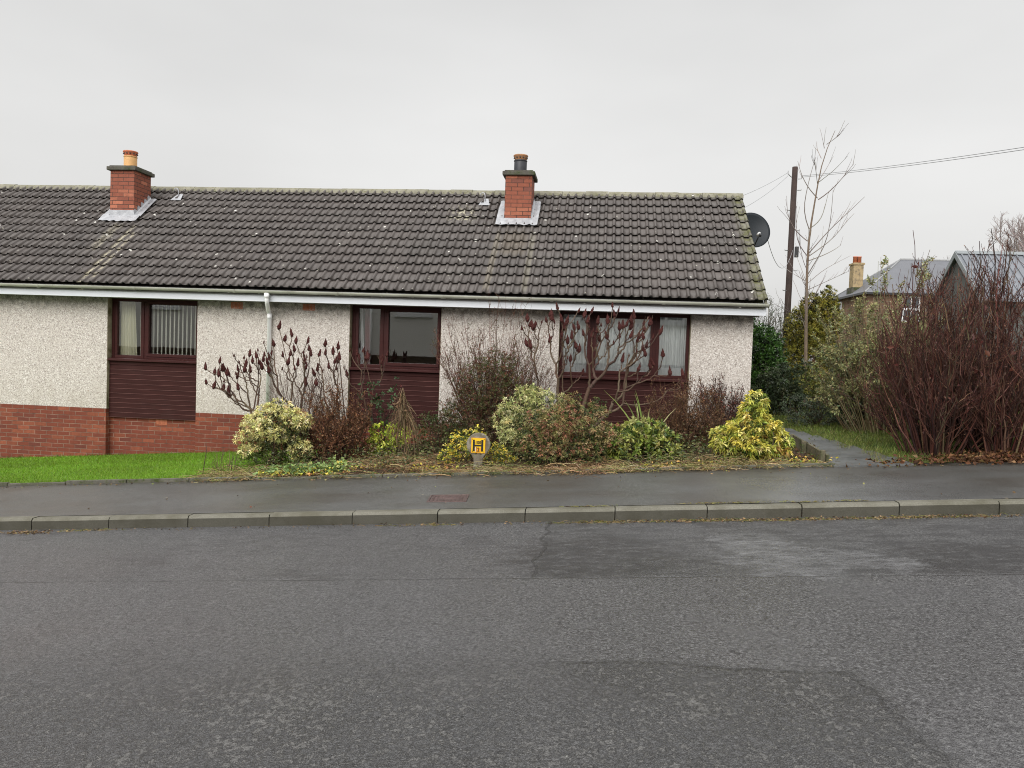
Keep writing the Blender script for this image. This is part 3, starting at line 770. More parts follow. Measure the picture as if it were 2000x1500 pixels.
while x < 2.66:
    L = .45; x2 = min(x+L-.006, 2.665); jz = random.uniform(-.006, .006); ring = []
    for xx, k in ((x, 1.0), (x2, 1.0)):
        pr = []
        for a in np.linspace(-1.3, 1.3, 9):
            pr.append((xx, RY+.150*math.sin(a), RZ+.030+jz-.155*(1-math.cos(a))))
        ring.append(pr)
    n = 9
    inner = [[(p[0], RY+(p[1]-RY)*.85, p[2]-.018) for p in pr] for pr in ring]
    mb.add(ring[0]+ring[1], [(k, k+1, n+k+1, n+k) for k in range(n-1)])
    mb.add(ring[0]+inner[0], [(k, k+1, n+k+1, n+k) for k in range(n-1)]); mb.add(ring[1]+inner[1], [(k, k+1, n+k+1, n+k) for k in range(n-1)])
    x += L
# mortar dentils under the ridge
mb.build('ridge', M['ridge'], roof)
x = XL+8.6
while x < 2.6:
    mb = MB(); s_ = 2.34+random.uniform(-.02, .02); w = .045
    if random.random() < .9:
        mb.hexa([(x, s_-.05, rfz(s_-.05)+.005), (x+w, s_-.05, rfz(s_-.05)+.005), (x+w, s_+.06, rfz(s_+.06)+.005), (x, s_+.06, rfz(s_+.06)+.005),
                 (x, s_-.05, rfz(s_-.05)+.028), (x+w, s_-.05, rfz(s_-.05)+.028), (x+w, s_+.06, rfz(s_+.06)+.045), (x, s_+.06, rfz(s_+.06)+.045)])
        mb.build('mortar_dentil', M['cap'], roof)
    x += .30

# eaves
mb = MB(); mb.box(XL-.05, 2.636, -.32, -.30, 2.405, 2.60); mb.build('fascia', M['white'], house, .003)
mb = MB(); mb.box(XL-.05, 2.60, -.299, .3, 2.412, 2.428); mb.box(XL, 2.5, .0, .28, 2.443, 2.60); mb.build('soffit', M['soffit'], house)
mb = MB()
gy, gzc, gr = -.385, 2.588, .050
def gut(x0, x1, r, rin):
    A = []; n = 10
    for xx in (x0, x1):
        for a in np.linspace(PI, 2*PI, n): A.append((xx, gy+r*math.cos(a), gzc+r*math.sin(a)))
        for a in np.linspace(2*PI, PI, n): A.append((xx, gy+rin*math.cos(a), gzc+rin*math.sin(a)+.001))
    m = 2*n
    mb.add(A, [tuple(range(m)), tuple(range(m, 2*m))[::-1]] + [(k, (k+1) % m, m+(k+1) % m, m+k) for k in range(m)])
x = XL-.05
while x < 2.65:
    x2 = min(x+1.8, 2.65); gut(x, x2-.002, gr, gr-.006); gut(x2-.05, x2+.0, gr+.007, gr+.0005); x = x2
xx = XL+.3
while xx < 2.5:
    gut(xx, xx+.022, gr+.005, gr+.0005); xx += .535
mb.build('gutter', M['gutter'], house)
mb = MB(); mb.tube([(-5.60, gy, 2.535), (-5.60, gy, 2.43), (-5.605, gy+.03, 2.38), (-5.685, -.12, 2.26), (-5.685, -.065, 2.21), (-5.685, -.065, g(-5.7, 0))], .036, 12)
mb.tube([(-5.60, gy, 2.545), (-5.60, gy, 2.46)], .045, 12)
mb.tube([(-5.685, -.065, 2.20), (-5.685, -.065, 2.12)], .045, 12); mb.tube([(-5.685, -.065, 1.22), (-5.685, -.065, 1.16)], .044, 12)
mb.build('downpipe', M['pipe'], house)
# air bricks
def airbrick(x, z, y=-.004):
    mb = MB(); w, h = .215, .112
    mb.box(x, x+w, y, y+.02, z, z+.014); mb.box(x, x+w, y, y+.02, z+h-.014, z+h)
    n = 8
    for i in range(n+1):
        xx = x+i*(w-.013)/n; mb.box(xx, xx+.013, y+.001, y+.02, z+.014, z+h-.014)
    for i in range(1, 5):
        zz = z+.014+i*(h-.028)/5; mb.box(x, x+w, y+.002, y+.019, zz-.006, zz+.006)
    mb.mi = 1; mb.box(x+.004, x+w-.004, y+.016, y+.022, z+.004, z+h-.004)
    mb.build('air_brick', [M['terracotta'], M['black']], house)
airbrick(-6.425, 2.285); airbrick(-5.115, 2.290); airbrick(-7.86, .165, REC-.028)

# chimneys
def chimney(x0, y0, pot_mat, cowl_mat, potx):
    w, d = .50, .56; x1, y1 = x0+w, y0+d; zt = 4.985
    mb = MB(); mb.box(x0, x1, y0, y1, rfz(y0)-.15, zt)
    st = mb.build('chimney', M['chimney_brick'], house)
    mb = MB(); mb.box(x0-.055, x1+.055, y0-.055, y1+.055, zt+.001, zt+.075); mb.box(x0-.02, x1+.02, y0-.02, y1+.02, zt+.075, zt+.10)
    mb.build('chimney_cap', M['cap'], st, .012)
    cx, cy = potx, y0+.27
    mb = MB(); mb.lathe([(.118, .06), (.122, .10), (.122, .30), (.117, .315), (.128, .322), (.128, .338), (.10, .345), (.09, .345)], (cx, cy, zt), 24)
    mb.lathe([(.17, .095), (.15, .125), (.12, .14), (.11, .14)], (cx, cy, zt), 20)
    mb.build('chimney_pot', pot_mat, st)
    mb = MB(); mb.lathe([(.105, .34), (.112, .352), (.118, .37), (.136, .415), (.142, .425), (.135, .438), (.06, .452), (.02, .455)], (cx, cy, zt), 24)
    mb.mi = 1
    for k in range(12):
        a = 2*PI*k/12; r = .122
        mb.box(cx+r*math.cos(a)-.012, cx+r*math.cos(a)+.012, cy+r*math.sin(a)-.012, cy+r*math.sin(a)+.012, zt+.372, zt+.393)
    mb.build('cowl', [cowl_mat, M['black']], st)
    # lead flashing
    mb = MB()
    zb = 4.215 if x0 < -5 else 4.150
    xs = np.linspace(x0-.14, x1+.14, 17)
    fy = y0-.006
    mb.box(x0-.012, x1+.012, fy-.004, fy+.004, rfz(fy)+.02, zb)
    A = []
    for i, xx in enumerate(xs):
        wv = .008*math.sin((xx-x0)*2*PI/.15)+.042
        dy = .17+random.uniform(-.012, .012)
        for yy, hh in ((fy+.0, .1), (fy-.09, wv+.048), (fy-dy, wv+.046)):
            A.append((xx, yy, rfz(yy)+hh))
    mb.add(A, [(3*i+k, 3*i+3+k, 3*i+4+k, 3*i+1+k) for i in range(16) for k in (0, 1)])
    for sgn, xe in ((1, x1), (-1, x0)):
        n = 5; A = []
        for i in range(n+1):
            yy = y0+d*i/n-.02
            for k, (dx, hh) in enumerate(((.006, .11), (.03, .085), (.10, .086+.006*(i % 2)), (.135+.012*random.random(), .08))):
                A.append((xe+sgn*dx, yy, rfz(yy)+hh))
        mb.add(A, [(4*i+k, 4*i+4+k, 4*i+5+k, 4*i+1+k) for i in range(n) for k in (0, 1, 2)])
        ns = 5                                           # stepped upstand
        for i in range(ns):
            ya, yb_ = y0+d*i/ns, y0+d*(i+1)/ns
            za, zb_ = rfz(ya), rfz(yb_)
            mb.prism([(xe+sgn*.002, ya, za+.05), (xe+sgn*.002, yb_, zb_+.05), (xe+sgn*.002, yb_, zb_+.105), (xe+sgn*.002, ya+.02, zb_+.125), (xe+sgn*.002, ya, za+.17)], (sgn*.005, 0, 0))
    mb.build('flashing', M['lead'], st)
chimney(-9.66, 1.40, M['pot_buff'], M['terracotta'], -9.42)
chimney(-1.835, 1.49, M['pot_grey'], M['cowl_tan'], -1.59)
def roof_vent(x, y):
    mb = MB()
    mb.prism([(x-.11, y-.11, rfz(y-.11)+.058), (x+.11, y-.11, rfz(y-.11)+.058), (x+.05, y+.09, rfz(y+.09)+.058), (x-.05, y+.09, rfz(y+.09)+.058)], (0, -.004, .006))
    z = rfz(y)
    mb.tube([(x, y, z+.04), (x, y, z+.17), (x-.015, y, z+.215), (x-.05, y, z+.235), (x-.085, y, z+.215), (x-.1, y, z+.17)], .010, 8)
    mb.build('roof_vent', M['lead'], house)
roof_vent(-8.62, 2.06); roof_vent(-2.29, 2.04)

# curtains and blinds hang inside and are things of their own
def cloth(name, x0, x1, y, z0, z1, mat, label, cat, folds=9, amp=.025, taper=0, parent=None):
    n = int(folds*8)+1; xs = np.linspace(0, 1, n); zs = np.linspace(z0, z1, 7)
    V = []
    ph = RNG.uniform(0, 6)
    for z in zs:
        t = (z-z0)/(z1-z0)
        for u in xs:
            xr = x0+(x1-x0)*u - taper*(t)*u*(x1-x0)*(1 if t < .97 else 1)
            V.append((xr, y+amp*math.sin(u*folds*2*PI+ph+.6*math.sin(u*13)+t*.4)*(1-.35*t)+.3*amp*math.sin(u*folds*4.7), z))
    i = (np.arange(6)[:, None]*n+np.arange(n-1)[None, :]).ravel()
    o = mesh_np(name, V, np.stack([i, i+1, i+n+1, i+n], 1), mat, parent, smooth=True)
    return tag(o, label, cat)
cloth('curtain', -8.62, -8.30, .235, 1.36, 2.41, M['cream'], 'cream curtain behind the narrow light of the leftmost window', 'curtain', 6, .02, .18)
bl = thing('vertical_blind', 'pale vertical slat blind in the wide light of the leftmost window', 'blind', (-7.6, .30, 1.4))
mb = MB(); mb.box(-8.25, -7.0, .215, .255, 2.405, 2.425); mb.build('head_rail', M['white'], bl)
for i in range(16):
    x = -8.24+i*.0795; a = .70 + .010*i + random.uniform(-.05, .05); w = .044
    if -8.19 < x < -8.07: continue
    dx, dy = w*math.cos(a), w*math.sin(a)
    V = [(x-dx, .235+dy, 1.37), (x+dx, .235-dy, 1.37), (x+dx, .235-dy, 2.404), (x-dx, .235+dy, 2.404)]
    mesh_np('slat', V, np.array([[0,1,2,3]]), M['slat'], bl)
cloth('net_curtain', -4.145, -4.07, .26, 1.36, 2.41, M['lace'], 'narrow white net curtain at the left edge of the middle window', 'curtain', 2, .012, .7)
cloth('red_curtain', -4.10, -3.99, .32, 1.36, 2.41, M['redcurtain'], 'dull red curtain edge behind the narrow light of the middle window', 'curtain', 2, .012, .1)
cloth('net_curtain', -.62, -.40, .22, 1.36, 2.41, M['net'], 'white net curtain gathered at the left end of the three-light window', 'curtain', 4, .02, .1)
cloth('net_curtain', -.40, 1.0, .25, 1.36, 2.41, M['net'], 'sheer white net curtain across the wide middle light of the right window', 'curtain', 15, .022)
cloth('net_curtain', 1.02, 1.47, .225, 1.36, 2.41, M['net'], 'folded white net curtain in the right hand light of the three-light window', 'curtain', 7, .03)
cloth('lace_band', -.58, 1.46, .19, 1.395, 1.52, M['lace'], 'white lace band along the bottom of the three-light window', 'curtain', 30, .006)
mb = MB(); mb.box(.18, .195, .25, .26, 1.395, 2.36); mb.box(.52, .545, .25, .256, 1.395, 2.36); mb.box(.62, .632, .25, .256, 1.395, 2.3); tag(mb.build('blind_cord', M['lace']), 'thin white cords hanging in the wide middle light of the right window', 'cord')

# ================================================================ SATELLITE DISH
t = thing('satellite_dish', 'round dark grey satellite dish on the gable end beside the roof verge', 'satellite dish', (2.6, 2.3, 3.9))
cdish = Vector((2.80, 2.15, 4.125)); fdir = Vector((.22, -1, .30)).normalized()
rt = fdir.cross(Vector((0, 0, 1))).normalized(); up = rt.cross(fdir).normalized()
V = []; F = []
nr, na = 8, 40; R = .355
for side in (0, 1):
    for i in range(nr+1):
        r = R*i/nr
        for k in range(na):
            a = 2*PI*k/na
            V.append(tuple(cdish + (rt*math.cos(a)*.96+up*math.sin(a))*r + fdir*(.085*(r/R)**2 - side*.006)))
    b = side*(nr+1)*na
    for i in range(nr):
        for k in range(na):
            F.append((b+i*na+k, b+i*na+(k+1) % na, b+(i+1)*na+(k+1) % na, b+(i+1)*na+k))
e = nr*na; e2 = e+(nr+1)*na
for k in range(na): F.append((e+k, e+(k+1) % na, e2+(k+1) % na, e2+k))
mesh_np('reflector', V, np.array(F), M['dish'], t, smooth=True)
mb = MB(); bot = cdish-up*.33+fdir*.07; foc = cdish+fdir*.38-up*.23+rt*.04
mb.tube([tuple(bot-fdir*.05), tuple(bot+fdir*.02), tuple(foc-up*.05)], .012, 8); mb.build('arm', M['blackp'], t)
mb = MB(); mb.tube([tuple(foc-fdir*-.05), tuple(foc-fdir*.035)], [.026, .03], 14); mb.build('receiver_cap', M['lnbm'], t)
mb = MB(); mb.tube([tuple(foc-fdir*-.06-up*.02), tuple(foc+fdir*.075-up*.07)], .022, 10); mb.build('receiver', M['blackp'], t)
mb = MB(); mb.tube([tuple(cdish-fdir*.02), tuple(cdish-fdir*.12), (2.72, 2.32, 3.98), (2.72, 2.34, 3.80), (2.5, 2.34, 3.80)], .02, 10); mb.box(2.508, 2.52, 2.26, 2.42, 3.70, 3.90); mb.build('wall_bracket', M['metal'], t)

# ================================================================ STREET THINGS
t = thing('utility_cover', 'rusty rectangular iron cover set in the pavement near the kerb', 'manhole cover', (-1.6, -4.43, g(-1.6, -4.43)))
cc = [(-1.815, -4.615), (-1.365, -4.63), (-1.395, -4.25), (-1.85, -4.235)]
def ring(o, i, z0, z1):
    mb = MB()
    cx, cy = -1.606, -4.43
    for k in range(4):
        a, b = cc[k], cc[(k+1) % 4]
        f = lambda p, q: (cx+(p[0]-cx)*q, cy+(p[1]-cy)*q)
        p = [f(a, o), f(b, o), f(b, i), f(a, i)]
        mb.hexa([(*q, g(*q)+z0) for q in p]+[(*q, g(*q)+z1) for q in p])
    return mb
ring(1.0, .90, -.02, .012).build('frame', M['steel'], t, .002)
mb = MB()
f = lambda u, v: tuple((1-u)*(1-v)*cc[0][k]+u*(1-v)*cc[1][k]+u*v*cc[2][k]+(1-u)*v*cc[3][k] for k in (0, 1))
def pad(u0, u1, v0, v1, z0, z1):
    p = [f(u0, v0), f(u1, v0), f(u1, v1), f(u0, v1)]
    mb.hexa([(*q, g(*q)+z0) for q in p]+[(*q, g(*q)+z1) for q in p])
pad(.06, .94, .06, .94, -.02, .007)
for i in range(9):
    for j in range(6):
        u, v = .09+i*.092, .10+j*.135
        if (2 <= i <= 6) and j in (2, 3): continue
        pad(u, u+.06, v, v+.085, .0065, .0115)
mb.build('lid', M['steel'], t)
mb = MB(); pad(.84, .87, .55, .72, .0072, .0085); mb.build('keyhole', M['black'], t)

t = thing('hydrant_marker', 'round-headed concrete marker post with yellow H plate at the front of the bed', 'marker post', (-1.56, -2.6, g(-1.56, -2.6)))
mb = MB(); cx, cz, R = -1.562, .415, .163; zb = g(-1.56, -2.6)-.1
poly = []
for k in range(25):
    a = math.radians(-52)+math.radians(284)*k/24
    poly.append((cx+R*math.cos(a), -2.60, cz+R*math.sin(a)))
poly += [(cx-.062, -2.60, .225), (cx-.058, -2.60, .15), (cx-.070, -2.60, zb), (cx+.078, -2.60, zb), (cx+.064, -2.60, .15), (cx+.066, -2.60, .225)]
mb.prism(poly, (0, .07, 0)); mb.build('post', M['post'], t, .012)
py = -2.612
mb = MB(); mb.mi = 0; mb.box(-1.657, -1.463, py, -2.599, .305, .511); mb.mi = 1; mb.box(-1.650, -1.470, py-.0025, py-.0005, .312, .504)
mb.mi = 2; mb.box(-1.594, -1.522, py-.0040, py-.0026, .313, .378); mb.mi = 3; mb.box(-1.6000, -1.592, py-.0053, py-.0041, .322, .385); mb.mi = 4; mb.box(-1.5915, -1.581, py-.0053, py-.0041, .318, .392)
mb.mi = 5
for bx, bz in ((-1.640, .494), (-1.480, .494), (-1.640, .326), (-1.480, .326)): mb.tube([(bx, py-.0045, bz), (bx, py, bz)], .006, 8)
plate = mb.build('plate', [M['orange'], M['yellow'], M['orange'], M['chip'], M['chipred'], M['black']], t)
mb = MB(); yy0, yy1 = py-.0080, py-.0056
mb.box(-1.634, -1.607, yy0, yy1, .330, .486); mb.box(-1.518, -1.491, yy0, yy1, .330, .488); mb.box(-1.607, -1.518, yy0, yy1, .399, .419)
mb.build('letter', M['black'], plate)
def text(body, x, z, size, sxx=1.):
    for k, ch in enumerate(body):
        c = bpy.data.curves.new('digit', 'FONT'); c.body = ch; c.size = size; c.align_x = 'CENTER'; c.extrude = .0008; c.offset = size*.03
        o = bpy.data.objects.new('digit_outline', c); COL.objects.link(o); bpy.context.view_layer.update()
        me = bpy.data.meshes.new_from_object(o); bpy.data.objects.remove(o); bpy.data.curves.remove(c)
        me.materials.clear(); me.materials.append(M['black'])
        o = link('digit', me, plate)
        o.location = Vector((x+(k-(len(body)-1)/2)*size*.56*sxx, py-.0062, z))-origin_of(plate); o.rotation_euler = (PI/2, 0, 0); o.scale = (sxx, 1, 1)
text('100', -1.5625, .430, .062, .78); text('2', -1.556, .330, .072, .85)

mb = MB(); mb.tube([(2.345, -2.54, g(2.34, -2.54)-.05), (2.340, -2.54, .56), (2.338, -2.54, .765)], [.010, .009, .0085], 7)
tag(mb.build('stake', M['rust']), 'thin rusty stake standing in the bed beside the yellow shrub', 'stake')
# ================================================================ POLE AND CABLES
t = thing('telegraph_pole', 'dark brown wooden telegraph pole behind the bare young tree', 'pole', (5.86, 12, g(5.9, 12)))
mb = MB(); mb.tube([(5.845, 12, g(5.9, 12)-.3), (5.86, 12, 4), (5.872, 12, 7.73)], [.105, .098, .085], 16)
mb.build('shaft', M['pole'], t)
for k in range(6):
    z = 3.9+.62*k; s_ = 1 if k % 2 else -1
    mb = MB(); mb.tube([(5.865+s_*.09, 11.93, z), (5.865+s_*.20, 11.9, z), (5.865+s_*.20, 11.9, z+.03)], .012, 6); mb.build('climbing_step', M['metal'], t)
mb = MB(); mb.box(5.96, 6.07, 11.84, 11.93, 4.93, 5.26); mb.build('junction_box', M['blackp'], t, .01)
mb = MB(); mb.tube([(5.77, 11.95, 7.4), (5.66, 11.95, 7.5), (5.66, 11.95, 7.6)], .012, 6); mb.build('cable_hook', M['metal'], t); mb = MB(); mb.tube([(5.97, 11.95, 7.35), (6.07, 11.95, 7.36), (6.07, 11.95, 7.46)], .012, 6); mb.build('cable_hook', M['metal'], t)
def cable(a, b, sag, label, r=.011):
    a, b = Vector(a), Vector(b); P = []
    for i in range(25):
        u = i/24; p = a.lerp(b, u); p.z -= sag*4*u*(1-u); P.append(tuple(p))
    mb = MB(); mb.tube(P, r, 5); tag(mb.build('telephone_cable', M['cable']), label, 'cable')
d1 = Vector((7.481, 2, 5.75))-Vector((6.07, 11.95, 7.45))
cable((6.07, 11.95, 7.45), Vector((6.07, 11.95, 7.45))+d1*1.35, .07, 'upper of the twin cables running right from the telegraph pole', .0065)
d1 = Vector((7.481, 2, 5.71))-Vector((6.07, 11.95, 7.41))
cable((6.07, 11.95, 7.41), Vector((6.07, 11.95, 7.41))+d1*1.35, .075, 'lower of the twin cables running right from the telegraph pole', .0065)
cable((5.66, 11.95, 7.55), (-.2, 5.3, 5.05), .5, 'upper thin cable dropping left from the pole over the roof ridge', .0065)
cable((5.66, 11.95, 7.45), (1.7, 5.3, 4.75), .35, 'lower thin cable dropping left from the pole to the roof corner', .0065)
cable((3.12, 2.2, 4.0), (5.9, 11.9, 5.15), .55, 'thin cable sagging from the satellite dish to the pole', .006)

# ================================================================ BACKGROUND BUILDINGS
t = thing('stone_house', 'brown sandstone house with hipped slate roof and tall buff chimney beyond the gardens', 'house', (18, 33, 1.2))
x0, x1, y0, y1, ze = 14.15, 25, 30, 36, 5.52
mb = MB(); mb.box(x0, x1, y0, y1, .4, ze); mb.build('wall', M['stone'], t)
mb = MB(); o_ = .18
rA, rB = (16.85, 33, 7.68), (22.3, 33, 7.68)
c4 = [(x0-o_, y0-o_, ze), (x1+o_, y0-o_, ze), (x1+o_, y1+o_, ze), (x0-o_, y1+o_, ze)]
mb.add(c4+[rA, rB], [(0, 1, 5, 4), (1, 2, 5), (2, 3, 4, 5), (3, 0, 4), (3, 2, 1, 0)])
rf = mb.build('roof', M['slate'], t)
mb = MB(); mb.tube([c4[0], rA], .05, 6); mb.tube([c4[3], rA], .05, 6); mb.tube([rA, rB], .07, 6); mb.build('ridge', M['hipslate'], rf)
mb = MB(); mb.box(x0-.26, x1+.26, y0-.30, y0-.19, ze-.12, ze-.01); mb.box(x0-.30, x0-.19, y0-.3, y1+.3, ze-.12, ze-.01); mb.build('gutter', M['blackp'], t)
mb = MB(); mb.box(14.16, 14.86, 32.6, 33.5, 5.2, 6.02); mb.mi = 1; mb.box(14.24, 14.78, 32.7, 33.4, 6.02, 7.42); mb.box(14.19, 14.83, 32.65, 33.45, 7.30, 7.40)
ch = mb.build('chimney', [M['cap'], M['stone_chimney']], t)
for xx in (14.40, 14.63):
    mb = MB(); mb.lathe([(.12, 0), (.11, .33), (.13, .34), (.13, .38), (.08, .38)], (xx, 33.05, 7.42), 12); mb.build('chimney_pot', M['terracotta'], ch)
for xx in (15.95, 19.2, 22.2):
    mb = MB(); mb.box(xx, xx+.9, y0-.05, y0-.001, 4.0, 5.38); w = mb.build('window', M['sash'], t)
    for r_ in range(2):
        for c_ in range(2):
            mb = MB(); mb.box(xx+.08+c_*.40, xx+.42+c_*.40, y0-.06, y0-.049, 4.08+r_*.66, 4.62+r_*.66); mb.build('pane', M['dimglass'], w)
mb = MB(); mb.box(x0-.05, x0-.001, 34.2, 35.0, 3.9, 5.3); w = mb.build('window', M['sash'], t)
mb = MB(); mb.box(x0-.06, x0-.051, 34.27, 34.93, 3.97, 5.23); mb.build('pane', M['dimglass'], w)

t = thing('garden_shed', 'grey garage with ribbed steel roof behind the dark red twig hedge', 'shed', (14, 15, 1.1))
X0, X1, yr_, hw, zr_, ze_ = 12.02, 20, 15.0, 1.95, 5.62, 3.96
mb = MB(); mb.prism([(X0+.12, yr_-hw+.2, .3), (X0+.12, yr_+hw-.2, .3), (X0+.12, yr_+hw-.2, ze_), (X0+.12, yr_, zr_-.12), (X0+.12, yr_-hw+.2, ze_)], (X1-X0-.3, 0, 0)); mb.build('wall', M['shedwall'], t)
mb = MB()
for sgn in (-1, 1):
    sl = (zr_-ze_)/hw
    mb.prism([(X0, yr_, zr_), (X0, yr_+sgn*(hw+.1), ze_-.1*sl), (X0, yr_+sgn*(hw+.1), ze_-.1*sl-.05), (X0, yr_, zr_-.05)], (X1-X0, 0, 0))
    x = X0+.12
    while x < X1:
        p = [(x, yr_+sgn*.02, zr_-.01), (x, yr_+sgn*(hw+.1), ze_-.1*sl+.001)]
        mb.prism([p[0], p[1], (x, p[1][1], p[1][2]+.035), (x, p[0][1], p[0][2]+.035)], (.05, 0, 0)); x += .22
mb.build('roof', M['steelroof'], t)
mb = MB()
for sgn in (-1, 1):
    mb.prism([(X0-.03, yr_, zr_+.03), (X0-.03, yr_+sgn*(hw+.12), ze_-.1*sl+.03), (X0-.03, yr_+sgn*(hw+.12), ze_-.1*sl-.17), (X0-.03, yr_, zr_-.17)], (.03, 0, 0))
mb.prism([(X0, yr_-.14, zr_-.06), (X0, yr_, zr_+.06), (X0, yr_+.14, zr_-.06)], (X1-X0, 0, 0)); mb.build('trim', M['shedtrim'], t)

# house on the other side of the road: it is what the window panes mirror
t = thing('house_opposite', 'grey harled house across the road, mirrored in the dark window panes', 'house', (-8, -29, 0))
mb = MB(); mb.box(-34, 18, -36, -28, -3, 6.3); mb.build('wall', M['harl'], t)
mb = MB(); mb.prism([(-34.4, -27.7, 6.3), (-34.4, -32, 9.4), (-34.4, -36.3, 6.3)], (52.8, 0, 0)); mb.build('roof', M['slate'], t)
for xx in (-30, -25.4, -20.9, -16.3, -11.0, -7.3, -2.2, 2.6, 7, 12):
    mb = MB(); mb.box(xx, xx+1.9, -28.0, -27.93, 3.55, 4.95); mb.box(xx-.1, xx+2.0, -28, -27.86, 3.38, 3.54); w = mb.build('window', M['sash'], t)
    for k in (0, 1):
        mb = MB(); mb.box(xx+.09+k*.9, xx+.86+k*.9, -27.95, -27.92, 3.65, 4.85); mb.build('pane', M['dimglass'], w)
mb = MB(); mb.box(-34.1, 18.1, -28.3, -27.9, -3, 1.25); mb.build('hedge_standin', M['soil'], t)  # unseen dark slab added so the panes mirror a hedge low down
for xx in (-12.4, -3.4):
    mb = MB(); mb.tube([(xx, -27.85, -1), (xx, -27.85, 6.3)], .075, 8); mb.build('downpipe', M['pipe'], t)

# ================================================================ VEGETATION
def unit(v): return v/np.maximum(np.linalg.norm(v, axis=-1, keepdims=True), 1e-9)
def rnd_dirs(n): return unit(RNG.normal(size=(n, 3)))
def pick(pal, n, jit=.18):
    c = np.array([p[:3] for p in pal], float); w = np.array([p[3] for p in pal], float)
    i = RNG.choice(len(pal), n, p=w/w.sum())
    return c[i]*np.exp(RNG.normal(0, jit, (n, 1)))*np.exp(RNG.normal(0, jit*.3, (n, 3)))
def leaves_np(P, D, L, W, fold=.25, droop=.0):
    """one folded leaf blade per row; returns V,F"""
    n = len(P); S_ = unit(np.cross(D, rnd_dirs(n))); N_ = np.cross(S_, D)
    L = np.broadcast_to(L, (n,))[:, None]; W = np.broadcast_to(W, (n,))[:, None]
    mid = P + D*L*.5
    tip = P + D*L + np.array([0, 0, -1.])*L*droop
    V = np.stack([P, mid+S_*W*.5+N_*W*fold, tip, mid-S_*W*.5+N_*W*fold], 1).reshape(-1, 3)
    b = np.arange(n)[:, None]*4
    F = np.concatenate([b+[0, 1, 2], b+[0, 2, 3]])
    return V, F
def tubes_np(P, R, sides=4):
    """P (N,K,3) polylines, R (N,K) radii"""
    N_, K = P.shape[:2]
    T = unit(P[:, -1]-P[:, 0]); A = unit(np.cross(T, rnd_dirs(N_))); B = np.cross(T, A)
    ang = 2*PI*np.arange(sides)/sides
    ring = A[:, None, None, :]*np.cos(ang)[None, None, :, None] + B[:, None, None, :]*np.sin(ang)[None, None, :, None]
    V = (P[:, :, None, :] + ring*R[:, :, None, None]).reshape(-1, 3)
    n = np.arange(N_)[:, None, None]*K*sides; k = np.arange(K-1)[None, :, None]*sides; s = np.arange(sides)[None, None, :]
    a = n+k+s; b = n+k+(s+1) % sides
    F = np.stack([a, b, b+sides, a+sides], -1).reshape(-1, 4)
    return V, F
def twig_mesh(name, sets, mat, parent, pal, sides=4, jit=.2):
    VV = []; FF = []; CC = []; o = 0
    for P, R in sets:
        V, F = tubes_np(P, R, sides); VV.append(V); FF.append(F+o); o += len(V)
        CC.append(np.repeat(pick(pal, len(P), jit), P.shape[1]*sides, axis=0))
    return mesh_np(name, np.concatenate(VV), np.concatenate(FF), mat, parent, np.concatenate(CC), smooth=True)
def leaf_obj(name, parts, mat, parent):
    VV = []; FF = []; CC = []; o = 0
    for V, F, C in parts:
        VV.append(V); FF.append(F+o); o += len(V); CC.append(np.repeat(C, len(V)//len(C), axis=0))
    return mesh_np(name, np.concatenate(VV), np.concatenate(FF), mat, parent, np.concatenate(CC))
def interp(P, idx, t):
    K = P.shape[1]; x = t*(K-1); i = np.minimum(x.astype(int), K-2); f = (x-i)[:, None]
    a, b = P[idx, i], P[idx, i+1]
    return a+(b-a)*f, unit(b-a)
def sprout(P, n, t0, t1, L0, L1, spread=.8, up=.4, curl=.25, K=5, taper=True, wob=.04):
    idx = RNG.integers(0, len(P), n); t = RNG.uniform(t0, t1, n)
    p, d = interp(P, idx, t)
    d2 = unit(d + rnd_dirs(n)*spread + np.array([0, 0, up]))
    L = RNG.uniform(L0, L1, n)*(1-.5*(t if taper else 0))
    u = np.linspace(0, 1, K)[None, :, None]
    Q = p[:, None, :] + d2[:, None, :]*L[:, None, None]*u + np.array([0, 0, 1.])*curl*(L[:, None, None])*u*u
    Q = Q + np.cumsum(RNG.normal(0, wob, (n, K, 3))*L[:, None, None]*.6, 1)*u
    return Q
def fan(base, n, r0, ex, ey, h0, h1, K=7, bend=.5, wob=.03):
    """stems rising from a foot and arching outwards; base local z is taken from the ground"""
    b = np.array(base, float)
    a = RNG.uniform(0, 2*PI, n); q = np.sqrt(RNG.uniform(0, 1, n))
    st = b + np.stack([np.cos(a)*q*r0, np.sin(a)*q*r0, np.full(n, -.03)], 1)
    h = RNG.uniform(h0, h1, n)*(1-.35*q**2)
    en = b + np.stack([np.cos(a)*q*ex, np.sin(a)*q*ey, h], 1)
    mid = st*.5+en*.5; mid[:, :2] = st[:, :2]+(en[:, :2]-st[:, :2])*(.52-.4*bend)
    u = np.linspace(0, 1, K)[None, :, None]
    Q = st[:, None]*(1-u)**2 + 2*mid[:, None]*u*(1-u) + en[:, None]*u*u
    Q += np.cumsum(RNG.normal(0, wob, (n, K, 3))*h[:, None, None]*.3, 1)*u
    return Q
def rad(P, r0, r1):
    K = P.shape[1]; return np.broadcast_to(np.linspace(r0, r1, K)[None, :], P.shape[:2]) * RNG.uniform(.8, 1.2, (len(P), 1))
